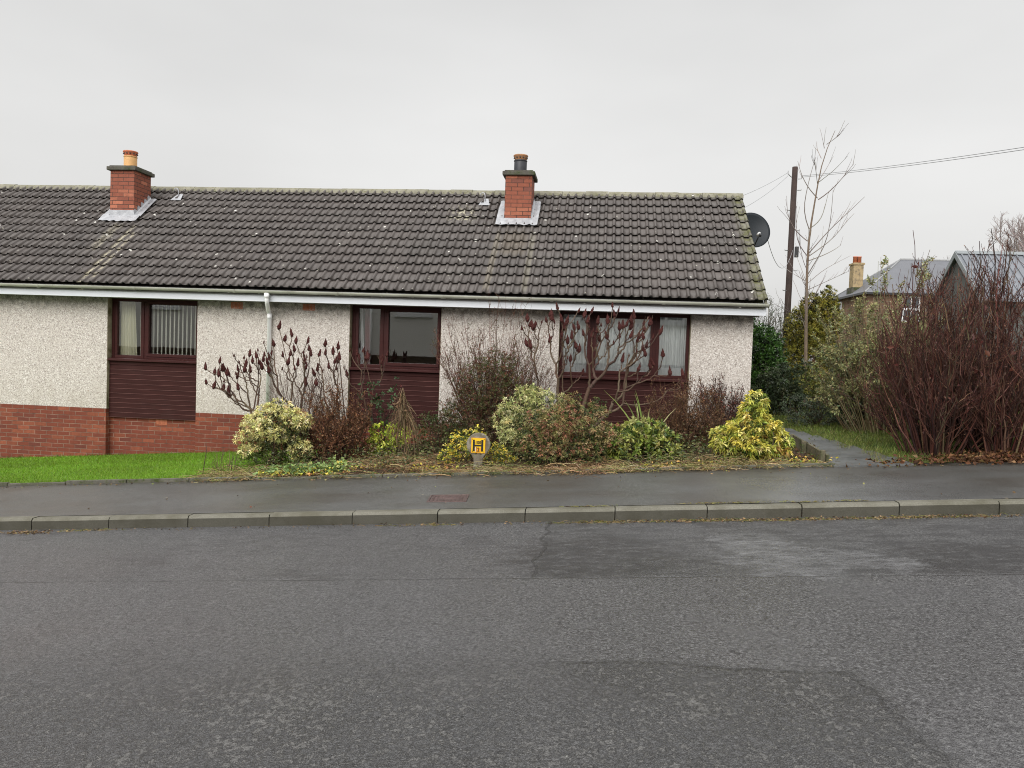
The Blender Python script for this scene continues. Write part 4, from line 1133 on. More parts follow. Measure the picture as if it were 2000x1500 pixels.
def blob_pts(blobs, n, inner=.35, zmin=0.02):
    """points and outward directions through a union of ellipsoids (cx,cy,cz,rx,ry,rz)"""
    B = np.array(blobs, float); w = (B[:, 3]*B[:, 4]*B[:, 5])**(.75)
    i = RNG.choice(len(B), n, p=w/w.sum()); d = rnd_dirs(n)
    r = inner + (1-inner)*RNG.uniform(0, 1, n)**.55
    r *= 1+RNG.normal(0, .07, n)
    P = B[i, :3]+d*B[i, 3:6]*r[:, None]
    D = unit(d/np.maximum(B[i, 3:6], .05)*.2 + np.array([0, 0, .25]))
    k = P[:, 2] > zmin
    return P[k], D[k], r[k]
def lumpy(blobs, k=9, f=.42, up=.15):
    out = []
    for (cx, cy, cz, rx, ry, rz_) in blobs:
        for _ in range(k):
            v = RNG.normal(size=3); v[2] += up; v[1] -= .35; v /= np.linalg.norm(v)
            s_ = f*RNG.uniform(.75, 1.2); out.append((cx+v[0]*rx*.8, cy+v[1]*ry*.8, cz+v[2]*rz_*.8, rx*s_, ry*s_, max(rz_*s_, .05)))
    return out
def whorls(P, D, per, L, W, spread=.9, up=.15, droop=.1):
    n = len(P); PP = np.repeat(P, per, 0); DD = np.repeat(D, per, 0)
    d = unit(DD*(1-spread*.5) + rnd_dirs(n*per)*spread + np.array([0, 0, up]))
    l = RNG.uniform(.65, 1.15, n*per)*L
    V, F = leaves_np(PP + d*.004 + RNG.normal(0, .006, (n*per, 3)), d, l, l*W, droop=droop)
    return V, F
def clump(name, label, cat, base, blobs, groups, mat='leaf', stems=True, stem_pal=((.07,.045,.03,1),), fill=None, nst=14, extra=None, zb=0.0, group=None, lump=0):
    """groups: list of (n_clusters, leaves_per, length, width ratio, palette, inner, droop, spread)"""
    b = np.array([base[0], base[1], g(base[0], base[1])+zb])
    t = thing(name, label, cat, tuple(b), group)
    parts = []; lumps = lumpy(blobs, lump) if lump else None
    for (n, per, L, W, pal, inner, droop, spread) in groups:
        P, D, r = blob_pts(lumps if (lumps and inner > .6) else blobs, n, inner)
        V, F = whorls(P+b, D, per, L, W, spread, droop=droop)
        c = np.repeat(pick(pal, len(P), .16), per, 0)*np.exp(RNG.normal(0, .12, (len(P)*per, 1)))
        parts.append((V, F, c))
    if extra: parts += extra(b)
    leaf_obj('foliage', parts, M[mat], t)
    if stems:
        P, D, r = blob_pts(blobs, nst, .3)
        st = np.tile(b, (len(P), 1)) + RNG.normal(0, .04, (len(P), 3))*[1, 1, 0] - [0, 0, .04]
        u = np.linspace(0, 1, 6)[None, :, None]; mid = st*.5+(P+b)*.5; mid[:, 2] += .04; 
        Q = st[:, None]*(1-u)**2+2*mid[:, None]*u*(1-u)+(P+b)[:, None]*u*u
        Q2 = sprout(Q, nst*4, .4, 1., .1, .25, .7, .3)
        twig_mesh('branches', [(Q, rad(Q, .011, .004)), (Q2, rad(Q2, .004, .002))], M['bark'], t, stem_pal)
    return t

# ---- front garden, left to right -------------------------------------
CREAM = [(.76,.70,.31,4), (.62,.59,.22,3), (.82,.76,.44,2.6), (.36,.37,.12,1.0), (.56,.34,.18,.9)]
DKGREEN = [(.045,.060,.018,3), (.075,.095,.028,2), (.03,.045,.014,2)]
def lowgreen(b):
    P, D, r = blob_pts([(-.36,-.05,.18,.2,.2,.16), (.44,0,.17,.16,.2,.14), (0,.06,.34,.46,.26,.3), (-.1,.02,.2,.4,.22,.18)], 620, .3)
    V, F = whorls(P+b, D, 9, .045, .26); return [(V, F, np.repeat(pick([(.10,.12,.035,2), (.06,.085,.02,2), (.2,.2,.07,1)], len(P)), 9, 0))]

clump('pieris_bush', 'pale cream variegated bush rounded and dense at the left end of the bed', 'bush', (-4.83, -1.72),
      [(.03,0,.62,.38,.36,.28), (-.34,-.02,.52,.22,.25,.22), (.34,0,.56,.24,.26,.24), (.07,.02,.88,.19,.2,.14), (.42,-.03,.30,.14,.18,.16), (-.36,-.04,.27,.2,.2,.17), (.12,0,.66,.3,.34,.24)],
      [(1250, 11, .050, .26, CREAM, .74, .15, .95), (600, 9, .048, .26, DKGREEN, .25, .1, 1.)], extra=lowgreen, lump=9)
# sumacs: stout forked stems, each tip carrying an upright red seed head
def head_mesh(seed):
    rr = np.random.default_rng(seed)
    prof = [(.004, -.004), (.020, .006), (.028, .024), (.026, .044), (.019, .068), (.010, .090), (.002, .110)]
    n = 9; V = []
    for r, z in prof:
        for k in range(n):
            a = 2*PI*k/n + z*20; q = r*(1+rr.uniform(-.28, .30)); V.append((q*math.cos(a), q*math.sin(a), z+rr.uniform(-.007, .007)))
    F = [(i*n+k, i*n+(k+1) % n, (i+1)*n+(k+1) % n, (i+1)*n+k) for i in range(len(prof)-1) for k in range(n)]
    F += [tuple(range(n))[::-1], tuple(range((len(prof)-1)*n, len(prof)*n))]
    me = bpy.data.meshes.new('seed_head'); me.from_pydata(V, [], F); me.materials.append(M['seed']); me.update(); return me
HEADM = [head_mesh(k) for k in range(4)]
def sumac(label, base, heads, zb=0., roots=2, k=.62, hs=1.08, rs=1.2, spurs=0):
    b = Vector((base[0], base[1], g(base[0], base[1])+zb))
    t = thing('sumac', label, 'shrub', tuple(b))
    act = [(np.array(h), 1, i) for i, h in enumerate(heads)]; nodes = [np.array(h) for h in heads]; kids = {}
    wts = [1]*len(heads); bb = np.array(b)
    cur = list(range(len(heads)))
    while len(cur) > roots:
        best = None
        for ii in range(len(cur)):
            for jj in range(ii+1, len(cur)):
                p, q = nodes[cur[ii]], nodes[cur[jj]]
                d = np.linalg.norm(p-q) + .25*abs(np.linalg.norm(p-bb)-np.linalg.norm(q-bb)) + .012*(wts[cur[ii]]+wts[cur[jj]])
                if best is None or d < best[0]: best = (d, ii, jj)
        _, ii, jj = best
        i, j = cur[ii], cur[jj]; p, q = nodes[i], nodes[j]
        m = (p+q)/2; to = bb-m; dist = np.linalg.norm(to)
        sep = np.linalg.norm(p-q)
        m = m + to/dist*min(k*sep+.07, dist*.42)
        m[2] = min(m[2], min(p[2], q[2])-.02); m[2] = max(m[2], bb[2]+.12)
        nodes.append(m); wts.append(wts[i]+wts[j]); kids[len(nodes)-1] = (i, j)
        cur = [c for c in cur if c not in (i, j)]+[len(nodes)-1]
    nodes.append(bb-np.array([0, 0, .06])); root = len(nodes)-1; wts.append(sum(wts[c] for c in cur)); kids[root] = tuple(cur)
    P = []; R = []
    for a, ch in kids.items():
        for c in ch:
            p, q = nodes[a], nodes[c]; dv = q-p; L = np.linalg.norm(dv)
            ctl = p + dv*.5 + np.array([dv[0]*.22, dv[1]*.22, -.16*abs(L)]) + RNG.normal(0, .04, 3)*L
            if a == root: ctl = p+dv*.5+np.array([-dv[0]*.15, -dv[1]*.1, .06])+RNG.normal(0, .03, 3)
            u = np.linspace(0, 1, 7)[:, None]
            Q = p*(1-u)**2+2*ctl*u*(1-u)+q*u*u + RNG.normal(0, .006, (7, 3))*np.array([[0],[1],[1],[1],[1],[1],[0]])
            r1 = .0050*wts[c]**.44*rs; r0 = min(.0050*wts[a]**.44*rs, r1*1.35)
            P.append(Q); R.append(np.linspace(r0, r1, 7))
    P = np.array(P); R = np.array(R)
    sets = [(P, R)]
    sp = sprout(P, len(heads), .2, 1., .06, .22, .8, .5, .3, 4); sets.append((sp, rad(sp, .0038, .0022)))
    twig_mesh('stems', sets, M['bark'], t, [(.105,.066,.045,3), (.14,.098,.066,2), (.085,.055,.042,2)], 6, .12)
    for i, h in enumerate(heads):
        o = bpy.data.objects.new('seed_head', HEADM[i % 4]); COL.objects.link(o); o.parent = t
        o.location = Vector(h)-b-Vector((0, 0, .045))
        s_ = hs*random.choice([.45, .6, .78, .88, .95, 1., 1.06]); o.scale = (s_*random.uniform(.82, 1.05), s_*random.uniform(.82, 1.05), s_*random.uniform(1.1, 1.35))
        o.rotation_euler = (random.uniform(-.3, .3), random.uniform(-.3, .3), random.uniform(0, 6))
    return t
sumac('wide low sumac with dark red seed heads against the pale wall left of the downpipe', (-5.05, -.95), HEADS_A, roots=2)
sumac('upright sumac with dark red seed heads in front of the white downpipe', (-4.72, -.85), HEADS_B, roots=2)
sumac('bare sumac with seed heads between the downpipe and the middle window', (-3.95, -.9), HEADS_C, roots=2)
sumac('sparse sumac with seed heads over the lower left of the middle window', (-3.55, -.75), HEADS_D, roots=2)
sumac('thin sumac stem with seed heads on the wall left of the three-light window', (-.66, -1.25), HEADS_R, zb=.02, roots=1)
sumac('large spreading sumac with red seed heads in front of the three-light window', (-.28, -1.2), HEADS_S, zb=.02, roots=2, rs=1.35)

TW_RED = [(.10,.045,.035,3), (.13,.075,.055,2), (.07,.035,.028,2)]
TW_BRN = [(.085,.042,.024,3), (.12,.065,.036,2), (.055,.030,.020,2)]
TW_GRY = [(.13,.095,.07,2), (.09,.06,.045,2), (.16,.12,.09,1)]
def twiggy(name, label, cat, base, n, r0, ex, ey, h0, h1, lv, pal, leafs, r=(.008, .002), zb=0., K=7, sides=4, bend=.5, group=None, mat='leaf', wob=.03, low=0):
    """lv: list of (count, tmin, tmax, len0, len1, spread, up); leafs: list of (count, level, length, width ratio, palette, tmin)"""
    b = (base[0], base[1], g(base[0], base[1])+zb)
    t = thing(name, label, cat, b, group)
    P = fan(b, n, r0, ex, ey, h0, h1, K, bend, wob)
    if low: P = np.concatenate([P, fan(b, low, r0*1.6, ex*.95, ey*.9, h0*.3, h0*.95, K, .05, wob)])
    sets = [(P, rad(P, *r))]; levels = [P]
    rr = r[0]*.5
    for q in lv:
        Q = sprout(levels[-1], int(q[0]*1.35), *q[1:5], spread=q[5]*1.5, up=q[6]*.75); levels.append(Q); sets.append((Q, rad(Q, max(rr, .0024), .0016))); rr *= .7
    twig_mesh('branches', sets, M['bark'], t, pal, sides)
    if leafs:
        parts = []
        for (c, l, L, W, lp, tm) in leafs:
            src = levels[l]; idx = RNG.integers(0, len(src), c); tt = RNG.uniform(tm, 1, c)
            p, d = interp(src, idx, tt); dd = unit(d*.5+rnd_dirs(c))
            ll = RNG.uniform(.6, 1.2, c)*L
            V, F = leaves_np(p, dd, ll, ll*W); parts.append((V, F, pick(lp, c, .22)))
        leaf_obj('leaves', parts, M[mat], t)
    return t
BRN_LEAF = [(.17,.070,.032,3), (.24,.118,.052,2), (.095,.043,.022,1.6)]
twiggy('bare_bush', 'fine grey-brown bare twigs fanning up behind the cream variegated bush', 'bush', (-4.72, -.95), 34, .12, .85, .45, .9, 1.75,
       [(150, .25, .9, .25, .6, .55, .5), (260, .3, 1, .1, .3, .7, .4)], [(.115,.065,.05,3), (.15,.10,.08,2), (.085,.05,.04,1)], None, (.006, .002))
twiggy('brown_bush', 'dense rusty brown twiggy bush right of the cream variegated bush', 'bush', (-3.92, -1.45), 80, .25, .66, .42, .7, 1.28,
       [(420, .2, .95, .15, .4, .8, .2), (1100, .2, 1, .06, .18, .9, .2)], TW_BRN, [(12000, 2, .030, .5, BRN_LEAF, .05), (3500, 1, .03, .5, BRN_LEAF, .0), (900, 1, .022, .5, [(.12,.10,.03,1), (.08,.08,.03,1)], .1)], (.007, .002), low=50)
clump('rose_bush', 'loose dark green leafy sprays below the middle window', 'bush', (-3.50, -.80),
      [(-.15,0,.95,.2,.15,.28), (.18,-.02,.85,.22,.15,.26), (.0,0,.55,.2,.15,.2), (.32,0,1.05,.12,.1,.2)],
      [(60, 5, .062, .55, [(.045,.085,.030,3), (.075,.12,.05,2), (.03,.06,.022,2)], .3, .1, 1.), (10, 4, .05, .6, [(.16,.035,.03,1), (.2,.06,.04,1)], .5, .1, 1.)], nst=10)
clump('euonymus', 'small lime green leafy shrub below the middle window', 'shrub', (-3.22, -1.25),
      [(-.10,0,.30,.22,.15,.26), (.18,0,.38,.20,.14,.19), (-.02,-.04,.15,.22,.14,.14)],
      [(300, 6, .056, .5, [(.50,.58,.07,3), (.34,.44,.045,2), (.17,.26,.03,1.6), (.60,.60,.13,1)], .55, .1, 1.)])
# collapsed straw plant
def straw(name, label, cat, base, apex, n, spread, zb=0.):
    b = np.array([base[0], base[1], g(*base)+zb]); t = thing(name, label, cat, tuple(b))
    a = np.array(apex)
    P = []
    for i in range(n):
        h = RNG.uniform(0, 1)**.8
        st = a*(1-h*.55)+(b+[0,0,.3])*(h*.55) + RNG.normal(0, .018, 3)
        an = RNG.uniform(0, 2*PI); rr = spread*RNG.uniform(.25, 1)*(.25+h*.75)
        en = np.array([st[0]+math.cos(an)*rr, st[1]+math.sin(an)*rr*.6, max(b[2], st[2]-RNG.uniform(.18, .62))])
        ctl = (st+en)/2+np.array([math.cos(an)*rr*.35, math.sin(an)*rr*.2, .10])
        u = np.linspace(0, 1, 7)[:, None]; P.append(st*(1-u)**2+2*ctl*u*(1-u)+en*u*u+RNG.normal(0, .005, (7, 3)))
    P = np.array(P)
    st = np.array([[b+(a-b)*u+RNG.normal(0, .008, 3) for u in np.linspace(0, 1, 7)] for _ in range(12)])
    st[:, 0, :2] += RNG.normal(0, .1, (12, 2)); st[:, 1, :2] += RNG.normal(0, .05, (12, 2)); st[:, :, 2] -= np.linspace(0, .22, 12)[:, None]*np.linspace(0, 1, 7)[None]
    twig_mesh('stalks', [(P, rad(P, .0045, .0025)), (st, rad(st, .005, .003))], M['straw'], t, [(.24,.165,.09,3), (.16,.105,.06,3), (.32,.24,.14,1.5), (.09,.06,.035,2)], 3, .2)
    P2, D, r = np.array(P[:, 2]), None, None
    V, F = leaves_np(P2, unit(RNG.normal(size=(n, 3))-[0, 0, .6]), RNG.uniform(.04, .1, n), .014)
    leaf_obj('withered_leaves', [(V, F, pick([(.22,.15,.08,2), (.13,.085,.045,2)], n))], M['straw'], t)
    return t
straw('withered_plant', 'collapsed straw-coloured dead plant drooping to a point below the middle window', 'dead plant', (-2.74, -1.75), (-2.881, -1.75, 1.09), 190, .40)
clump('weed_clump', 'low dark green weeds behind the straw-coloured dead plant', 'weeds', (-2.25, -1.15),
      [(-.35,.3,.34,.3,.25,.32), (.05,.3,.40,.4,.25,.36), (.15,0,.28,.34,.25,.26), (.45,0,.2,.2,.2,.2)],
      [(700, 6, .05, .4, [(.055,.075,.022,3), (.085,.10,.03,2), (.11,.095,.04,1.5)], .35, .1, 1.)], nst=24)
twiggy('dead_stem_clump', 'thin dark dead flower stems right of the straw-coloured dead plant', 'dead plant', (-2.35, -1.3), 9, .12, .3, .2, .6, .95,
       [(26, .4, .95, .1, .25, .7, .4)], TW_BRN, [(90, 1, .03, .5, [(.10,.06,.035,2), (.15,.12,.05,1)], .2)], (.006, .003))
RED_LEAF = [(.24,.070,.042,2), (.15,.062,.038,3), (.27,.12,.065,1.5)]
twiggy('berberis', 'tall bushy shrub of red-brown twigs between the middle and right windows', 'shrub', (-1.62, -.72), 150, .34, 1.02, .45, 1.35, 2.72,
       [(800, .15, .9, .2, .55, .5, .45), (2200, .2, 1, .08, .2, .8, .3)], [(.13,.068,.046,3), (.16,.070,.050,2), (.10,.06,.042,2)],
       [(7000, 2, .026, .5, [(.085,.09,.032,3), (.13,.11,.04,2), (.16,.07,.038,2.4)], .0), (1400, 0, .024, .5, RED_LEAF, .45)], (.0065, .0013), bend=.45, low=40)
clump('berberis_undergrowth', 'dense olive and brown small-leaved shrub at the foot of the red-brown twigs', 'shrub', (-1.68, -.95),
      [(-.3,0,.55,.5,.3,.45), (.3,0,.75,.52,.3,.55), (-.05,0,1.1,.55,.25,.4), (.1,-.1,.3,.7,.3,.28), (.15,0,1.4,.35,.2,.25)],
      [(3000, 7, .032, .5, [(.075,.085,.028,3), (.12,.10,.04,2), (.13,.07,.038,1.8), (.19,.075,.045,.9)], .35, .1, 1.)], nst=40)
clump('euonymus', 'yellow variegated low shrub behind the hydrant marker', 'shrub', (-1.70, -2.25),
      [(-.18,0,.26,.22,.18,.24), (.02,.02,.36,.2,.15,.22), (.3,0,.18,.24,.18,.18), (.45,-.02,.12,.2,.16,.14), (-.34,-.05,.12,.16,.14,.14)],
      [(420, 7, .034, .48, [(.72,.56,.06,3), (.55,.49,.07,2), (.20,.25,.04,1.6), (.78,.68,.20,1)], .45, .1, 1.), (160, 6, .034, .5, [(.06,.10,.02,1), (.1,.14,.03,1)], .2, .1, 1.)])
clump('pieris_bush', 'pale green and cream variegated bush behind and left of the big bronze bush', 'bush', (-.98, -1.95),
      [(-.12,0,.50,.3,.28,.4), (.05,0,.82,.22,.22,.26), (.28,.05,.80,.28,.25,.24), (-.22,-.05,.3,.22,.25,.26), (.12,.02,1.0,.1,.12,.10), (-.08,0,.98,.09,.1,.12)],
      [(900, 10, .046, .27, [(.62,.60,.27,3), (.42,.44,.16,3), (.68,.64,.36,1.5), (.20,.24,.07,1.6)], .70, .1, .95), (300, 8, .045, .27, DKGREEN, .25, .1, 1.)], lump=9)
BRONZE = [(.31,.235,.10,3), (.33,.145,.085,2.4), (.24,.22,.075,2.6), (.42,.32,.16,1.5), (.14,.155,.045,1.8)]
clump('pieris_bush', 'big bronze and green bush in the middle of the bed right of the marker', 'bush', (-.38, -2.25),
      [(-.08,0,.52,.42,.36,.36), (-.42,-.04,.42,.26,.28,.34), (.32,0,.55,.36,.32,.32), (.52,.02,.34,.24,.26,.28), (.12,0,.8,.24,.22,.18), (-.2,-.1,.24,.5,.3,.2), (.42,.04,.82,.13,.14,.13), (.25,-.1,.22,.42,.28,.18)],
      [(1500, 10, .045, .27, BRONZE, .74, .15, .95), (900, 9, .046, .26, [(.05,.07,.02,3), (.08,.11,.028,2), (.03,.045,.014,2)], .3, .1, 1.)], lump=9)
clump('skimmia', 'glossy yellow-green broad-leaved low bush below the right window', 'bush', (.62, -2.15),
      [(-.08,0,.27,.44,.34,.26), (.28,0,.24,.3,.3,.24), (-.36,.02,.24,.22,.26,.22), (.1,.02,.42,.3,.26,.18)],
      [(330, 11, .080, .34, [(.21,.25,.045,3), (.34,.34,.085,2.5), (.11,.16,.03,2.5), (.46,.44,.17,.9)], .66, .1, .9), (160, 9, .08, .33, [(.05,.085,.02,2), (.09,.10,.03,1)], .25, .1, 1.)], mat='gloss_leaf')
# strap leaved plant
def straps(name, label, cat, base, n, L0, L1, wid, pal, lean=.45, bend=.5, zb=0., xs=1.):
    b = np.array([base[0], base[1], g(*base)+zb]); t = thing(name, label, cat, tuple(b)); V = []; F = []; C = []
    cc = pick(pal, n, .2)
    for i in range(n):
        a = RNG.uniform(0, 2*PI); l = RNG.uniform(L0, L1); d = np.array([math.cos(a)*xs, math.sin(a)*.5, 0])*lean*RNG.uniform(.3, 1.2); side = np.array([-math.sin(a+1.0), math.cos(a+1.0), 0])
        if abs(side[0]) < .5: side = np.array([1., .2, 0])
        p0 = b+RNG.normal(0, .03, 3)*[1, 1, 0]; o = len(V)
        for k in range(6):
            u = k/5; p = p0+d*l*(u+bend*u*u)+np.array([0, 0, l*(u-.38*bend*u*u*u)]); w = wid*(1-u**2.5)*.5+.001
            V += [p-side*w, p+side*w]; C += [cc[i]]*2
        F += [(o+2*k, o+2*k+1, o+2*k+3, o+2*k+2) for k in range(5)]
    mesh_np('leaves', V, np.array(F), M['leaf'], t, np.array(C)); return t
straps('strap_leaf_plant', 'tall yellow-green strap leaves rising behind the glossy low bush', 'plant', (.76, -1.55), 15, .6, 1.15, .030, [(.30,.33,.10,3), (.42,.40,.18,2), (.17,.22,.06,2)], .42, .35)
twiggy('brown_bush', 'dry tawny brown bush of arching twigs right of the strap leaves', 'bush', (1.28, -1.25), 70, .22, .68, .45, .65, 1.28,
       [(420, .2, .95, .15, .42, .8, .15), (1100, .2, 1, .06, .2, .9, .1)], [(.10,.052,.028,3), (.14,.080,.045,2), (.065,.036,.022,2)], [(11000, 2, .028, .5, [(.16,.08,.038,3), (.20,.115,.055,2), (.10,.055,.03,2)], .05)], (.006, .002), bend=.2, low=50)
twiggy('berberis', 'upright red-leaved barberry against the wall right of the three-light window', 'shrub', (1.98, -.45), 46, .14, .48, .3, .7, 1.25,
       [(300, .2, .9, .12, .35, .5, .5), (700, .2, 1, .05, .14, .8, .3)], [(.085,.045,.035,3), (.06,.035,.03,2)],
       [(4500, 2, .026, .55, [(.10,.045,.03,3), (.07,.06,.028,2), (.13,.06,.04,1.5)], 0.), (700, 1, .032, .55, [(.22,.055,.035,2), (.30,.08,.05,1), (.15,.05,.035,2)], .5)], (.007, .002))
YELL = [(.66,.58,.11,3.6), (.50,.49,.09,3), (.26,.32,.05,2.4), (.74,.66,.24,1.4), (.40,.24,.07,.6)]
clump('pieris_bush', 'bright yellow bush with stacked tiers of drooping leaves beside the path', 'bush', (2.08, -2.35),
      [(0,0,.22,.44,.34,.2), (-.24,0,.3,.26,.26,.2), (.28,0,.26,.26,.26,.2), (.05,0,.46,.32,.28,.18), (.02,0,.66,.19,.2,.14), (.06,0,.84,.14,.14,.11)],
      [(560, 12, .080, .26, YELL, .74, .45, .9), (260, 9, .07, .24, [(.10,.15,.03,2), (.17,.21,.045,2)], .25, .3, 1.)])
twiggy('bare_twig_sprig', 'few bare twigs at the edge of the lawn left of the cream bush', 'twigs', (-5.18, -2.55), 12, .14, .24, .1, .25, .5, [(24, .3, .9, .08, .2, .6, .4)], [(.12,.08,.05,2), (.18,.13,.08,1)], None, (.005, .002))
mb = MB(); mb.tube([(-5.56, -2.5, g(-5.56, -2.5)-.02), (-5.53, -2.5, -.03), (-5.50, -2.51, .12), (-5.515, -2.5, .28)], [.006, .006, .005, .003], 5)
tag(mb.build('garden_cane', M['rust']), 'single thin dark stick standing in the lawn edge', 'stick')

# ---- ground cover, straw, litter (masses nobody could count) ----------
def mass(name, xy, L, W, pal, mat, lift=.4, per=1, zf=None, droop=.2, label=None):
    n = len(xy); z = gz(xy[:, 0], xy[:, 1])+.02
    P = np.stack([xy[:, 0], xy[:, 1], z], 1); P = np.repeat(P, per, 0)
    P[:, 2] += np.abs(RNG.normal(0, 1, len(P)))*(zf or .02)
    d = unit(RNG.normal(size=(len(P), 3))*[1, 1, .3]+[0, 0, lift]); l = RNG.uniform(.6, 1.2, len(P))*L
    V, F = leaves_np(P, d, l, l*W, droop=droop)
    o = leaf_obj(name, [(V, F, pick(pal, len(P), .22))], M[mat], None)
    return tag(o, kind='stuff')
def scatter(n, x0, x1, y0, y1, cl=0., edge=None):
    xy = np.stack([RNG.uniform(x0, x1, n), RNG.uniform(y0, y1, n)], 1)
    if cl:
        f = np.sin(xy[:, 0]*7.3+1.2)*np.sin(xy[:, 0]*2.9+xy[:, 1]*9) + RNG.normal(0, .5, n); xy = xy[f > cl-.6]
    return xy
def patches(centres, n, sxx, syy):
    c = np.array(centres); i = RNG.integers(0, len(c), n)
    return c[i]+RNG.normal(0, 1, (n, 2))*[sxx, syy]
mass('strawberry_ground_cover', patches([(-4.45,-2.62), (-4.2,-2.55), (-3.95,-2.52), (-3.7,-2.5), (-3.55,-2.4)], 1100, .13, .10), .060, .8, [(.24,.35,.12,3), (.18,.27,.09,2), (.60,.55,.09,1.3), (.36,.42,.13,1)], 'leaf', .5, zf=.06)
mass('yellow_ground_cover', np.concatenate([patches([(-4.4,-2.74), (-4.1,-2.72), (-3.75,-2.7), (-3.5,-2.62), (-3.25,-2.5)], 170, .14, .04), patches([(-2.35,-2.5), (-2.1,-2.55), (-1.95,-2.6), (-3.1,-2.3)], 220, .12, .09), patches([(2.55,-2.6), (2.75,-2.65), (1.6,-2.7), (.9,-2.75)], 150, .12, .06)]), .048, .75, [(.70,.60,.09,3), (.58,.50,.13,1.5), (.60,.33,.10,1.5), (.26,.32,.08,1.5)], 'leaf', .5, zf=.025)
bedxy = np.stack([RNG.uniform(-4.6, 2.95, 5200), RNG.uniform(-2.8, -.05, 5200)], 1)
mass('leaf_litter_on_bed', bedxy, .05, .5, [(.11,.06,.03,3), (.17,.10,.05,2), (.07,.042,.024,2), (.24,.12,.05,.8)], 'straw', .15, zf=.015)
mass('bed_weeds', np.concatenate([patches([(-3.3,-1.6), (-2.5,-1.4), (-2.1,-1.7), (-1.3,-1.5), (.2,-1.6), (1.3,-1.8), (1.6,-1.9), (-4.2,-2.2), (-2.9,-2.3), (-1.0,-2.4), (1.2,-2.5)], 6500, .33, .3), scatter(900, -5, 2.9, -2.8, -2.5)]), .045, .5, [(.06,.08,.024,3), (.10,.11,.035,2), (.12,.08,.035,2), (.16,.17,.05,1)], 'leaf', .6, zf=.15)
def strawmass(name, xy, L0, L1, pal, r=.0022, flat=.5, z0=.01, floor=.008):
    n = len(xy); P0 = np.stack([xy[:, 0], xy[:, 1], gz(xy[:, 0], xy[:, 1])+z0], 1)
    a = RNG.uniform(0, 2*PI, n); L = RNG.uniform(L0, L1, n); up = RNG.uniform(.1, 1, n)*(1-flat)+.06
    d = np.stack([np.cos(a), np.sin(a)*.7, up], 1); u = np.linspace(0, 1, 6)[None, :, None]
    Q = P0[:, None]+d[:, None]*L[:, None, None]*u
    Q[:, :, 2] += (-.55*up*L)[:, None]*(np.linspace(0, 1, 6)**2)[None]*1.5
    Q[:, :, 2] = np.maximum(Q[:, :, 2], gz(Q[:, :, 0], Q[:, :, 1])+floor)
    V, F = tubes_np(Q, rad(Q, r, r*.6), 3)
    return tag(mesh_np(name, V, F, M['straw'], None, np.repeat(pick(pal, n, .25), 18, 0)), kind='stuff')
STRAW = [(.44,.34,.17,3), (.31,.21,.10,3), (.58,.47,.27,1.8), (.13,.085,.045,2.6), (.23,.26,.07,3)]
e1 = scatter(4200, -5.3, 3.1, -2.96, -2.62, 1.25)
e2 = patches([(-5.15,-2.7), (-4.9,-2.65), (-4.6,-2.72), (-1.9,-2.72), (-1.3,-2.74), (-.9,-2.8), (.25,-2.78), (.6,-2.8), (1.1,-2.78), (1.6,-2.76), (2.2,-2.74), (2.5,-2.7), (-4.95,-2.8), (-5.05,-2.72), (.35,-2.86), (1.5,-2.85)], 6500, .19, .08)
e3 = patches([(-2.6,-2.0), (-3.1,-2.1), (-2.3,-2.2), (-2.9,-1.6), (-3.4,-1.9), (-2.2,-1.6), (-3.5,-2.2), (-1.9,-2.4), (-2.6,-2.4), (-.2,-2.75)], 2600, .26, .22)
strawmass('dry_grass', np.concatenate([e1, e2]), .07, .26, STRAW, .0028, .40)
strawmass('tall_dry_grass', patches([(-5.1,-2.6), (-4.85,-2.5), (-5.25,-2.65), (-4.6,-2.45), (-2.7,-1.9), (-2.45,-2.0), (-2.95,-2.0), (.45,-2.7), (1.5,-2.65), (2.0,-2.72), (-1.2,-2.7), (1.15,-2.35)], 1300, .15, .10), .22, .46, STRAW, .0026, .0)
strawmass('dry_stalk_litter', e3, .12, .42, [(.33,.215,.11,3), (.19,.11,.055,3), (.46,.34,.19,1.3)], .0038, .15)
strawmass('kerb_weeds', np.concatenate([patches([(.95,-5.17), (1.3,-5.16), (1.75,-5.2), (2.1,-5.18), (2.6,-5.17), (3.1,-5.17), (3.6,-5.16), (-.05,-5.16), (.25,-5.17)], 900, .18, .022), patches([(-5.6,-5.17), (-5.3,-5.17), (-2.0,-5.17), (-1.6,-5.16)], 130, .12, .015)])*1.0, .03, .11,
          [(.30,.22,.10,3), (.20,.19,.05,2), (.12,.13,.03,2), (.10,.07,.04,2)], .0024, .3, z0=-.125, floor=-.118)
strawmass('kerb_moss', patches([(1.15,-4.95), (1.5,-4.95), (2.1,-4.96), (2.5,-4.96), (.0,-5.0)], 260, .15, .012), .02, .06, [(.30,.27,.09,3), (.22,.22,.06,2), (.16,.11,.05,2)], .002, .6)
gx = np.concatenate([patches([(-6.15,-5.24), (-6.0,-5.27)], 260, .12, .03), patches([(1.4,-5.2), (2.0,-5.2), (2.8,-5.2), (3.5,-5.2), (.6,-5.2)], 700, .35, .03), scatter(260, -6.5, 4.2, -5.24, -5.12)])
def litter_on(name, xy, zf, L, W, pal):
    P = np.stack([xy[:, 0], xy[:, 1], zf(xy[:, 0], xy[:, 1])+RNG.uniform(.002, .012, len(xy))], 1)
    d = unit(RNG.normal(size=(len(P), 3))*[1, 1, .12]); l = RNG.uniform(.5, 1.2, len(P))*L
    V, F = leaves_np(P, d, l, l*W, fold=.1); return tag(leaf_obj(name, [(V, F, pick(pal, len(P), .25))], M['straw'], None), kind='stuff')
litter_on('gutter_grit', gx, lambda X, Y: rz(X)+.004, .030, .5, [(.16,.11,.06,3), (.26,.18,.10,2), (.09,.06,.035,2)])
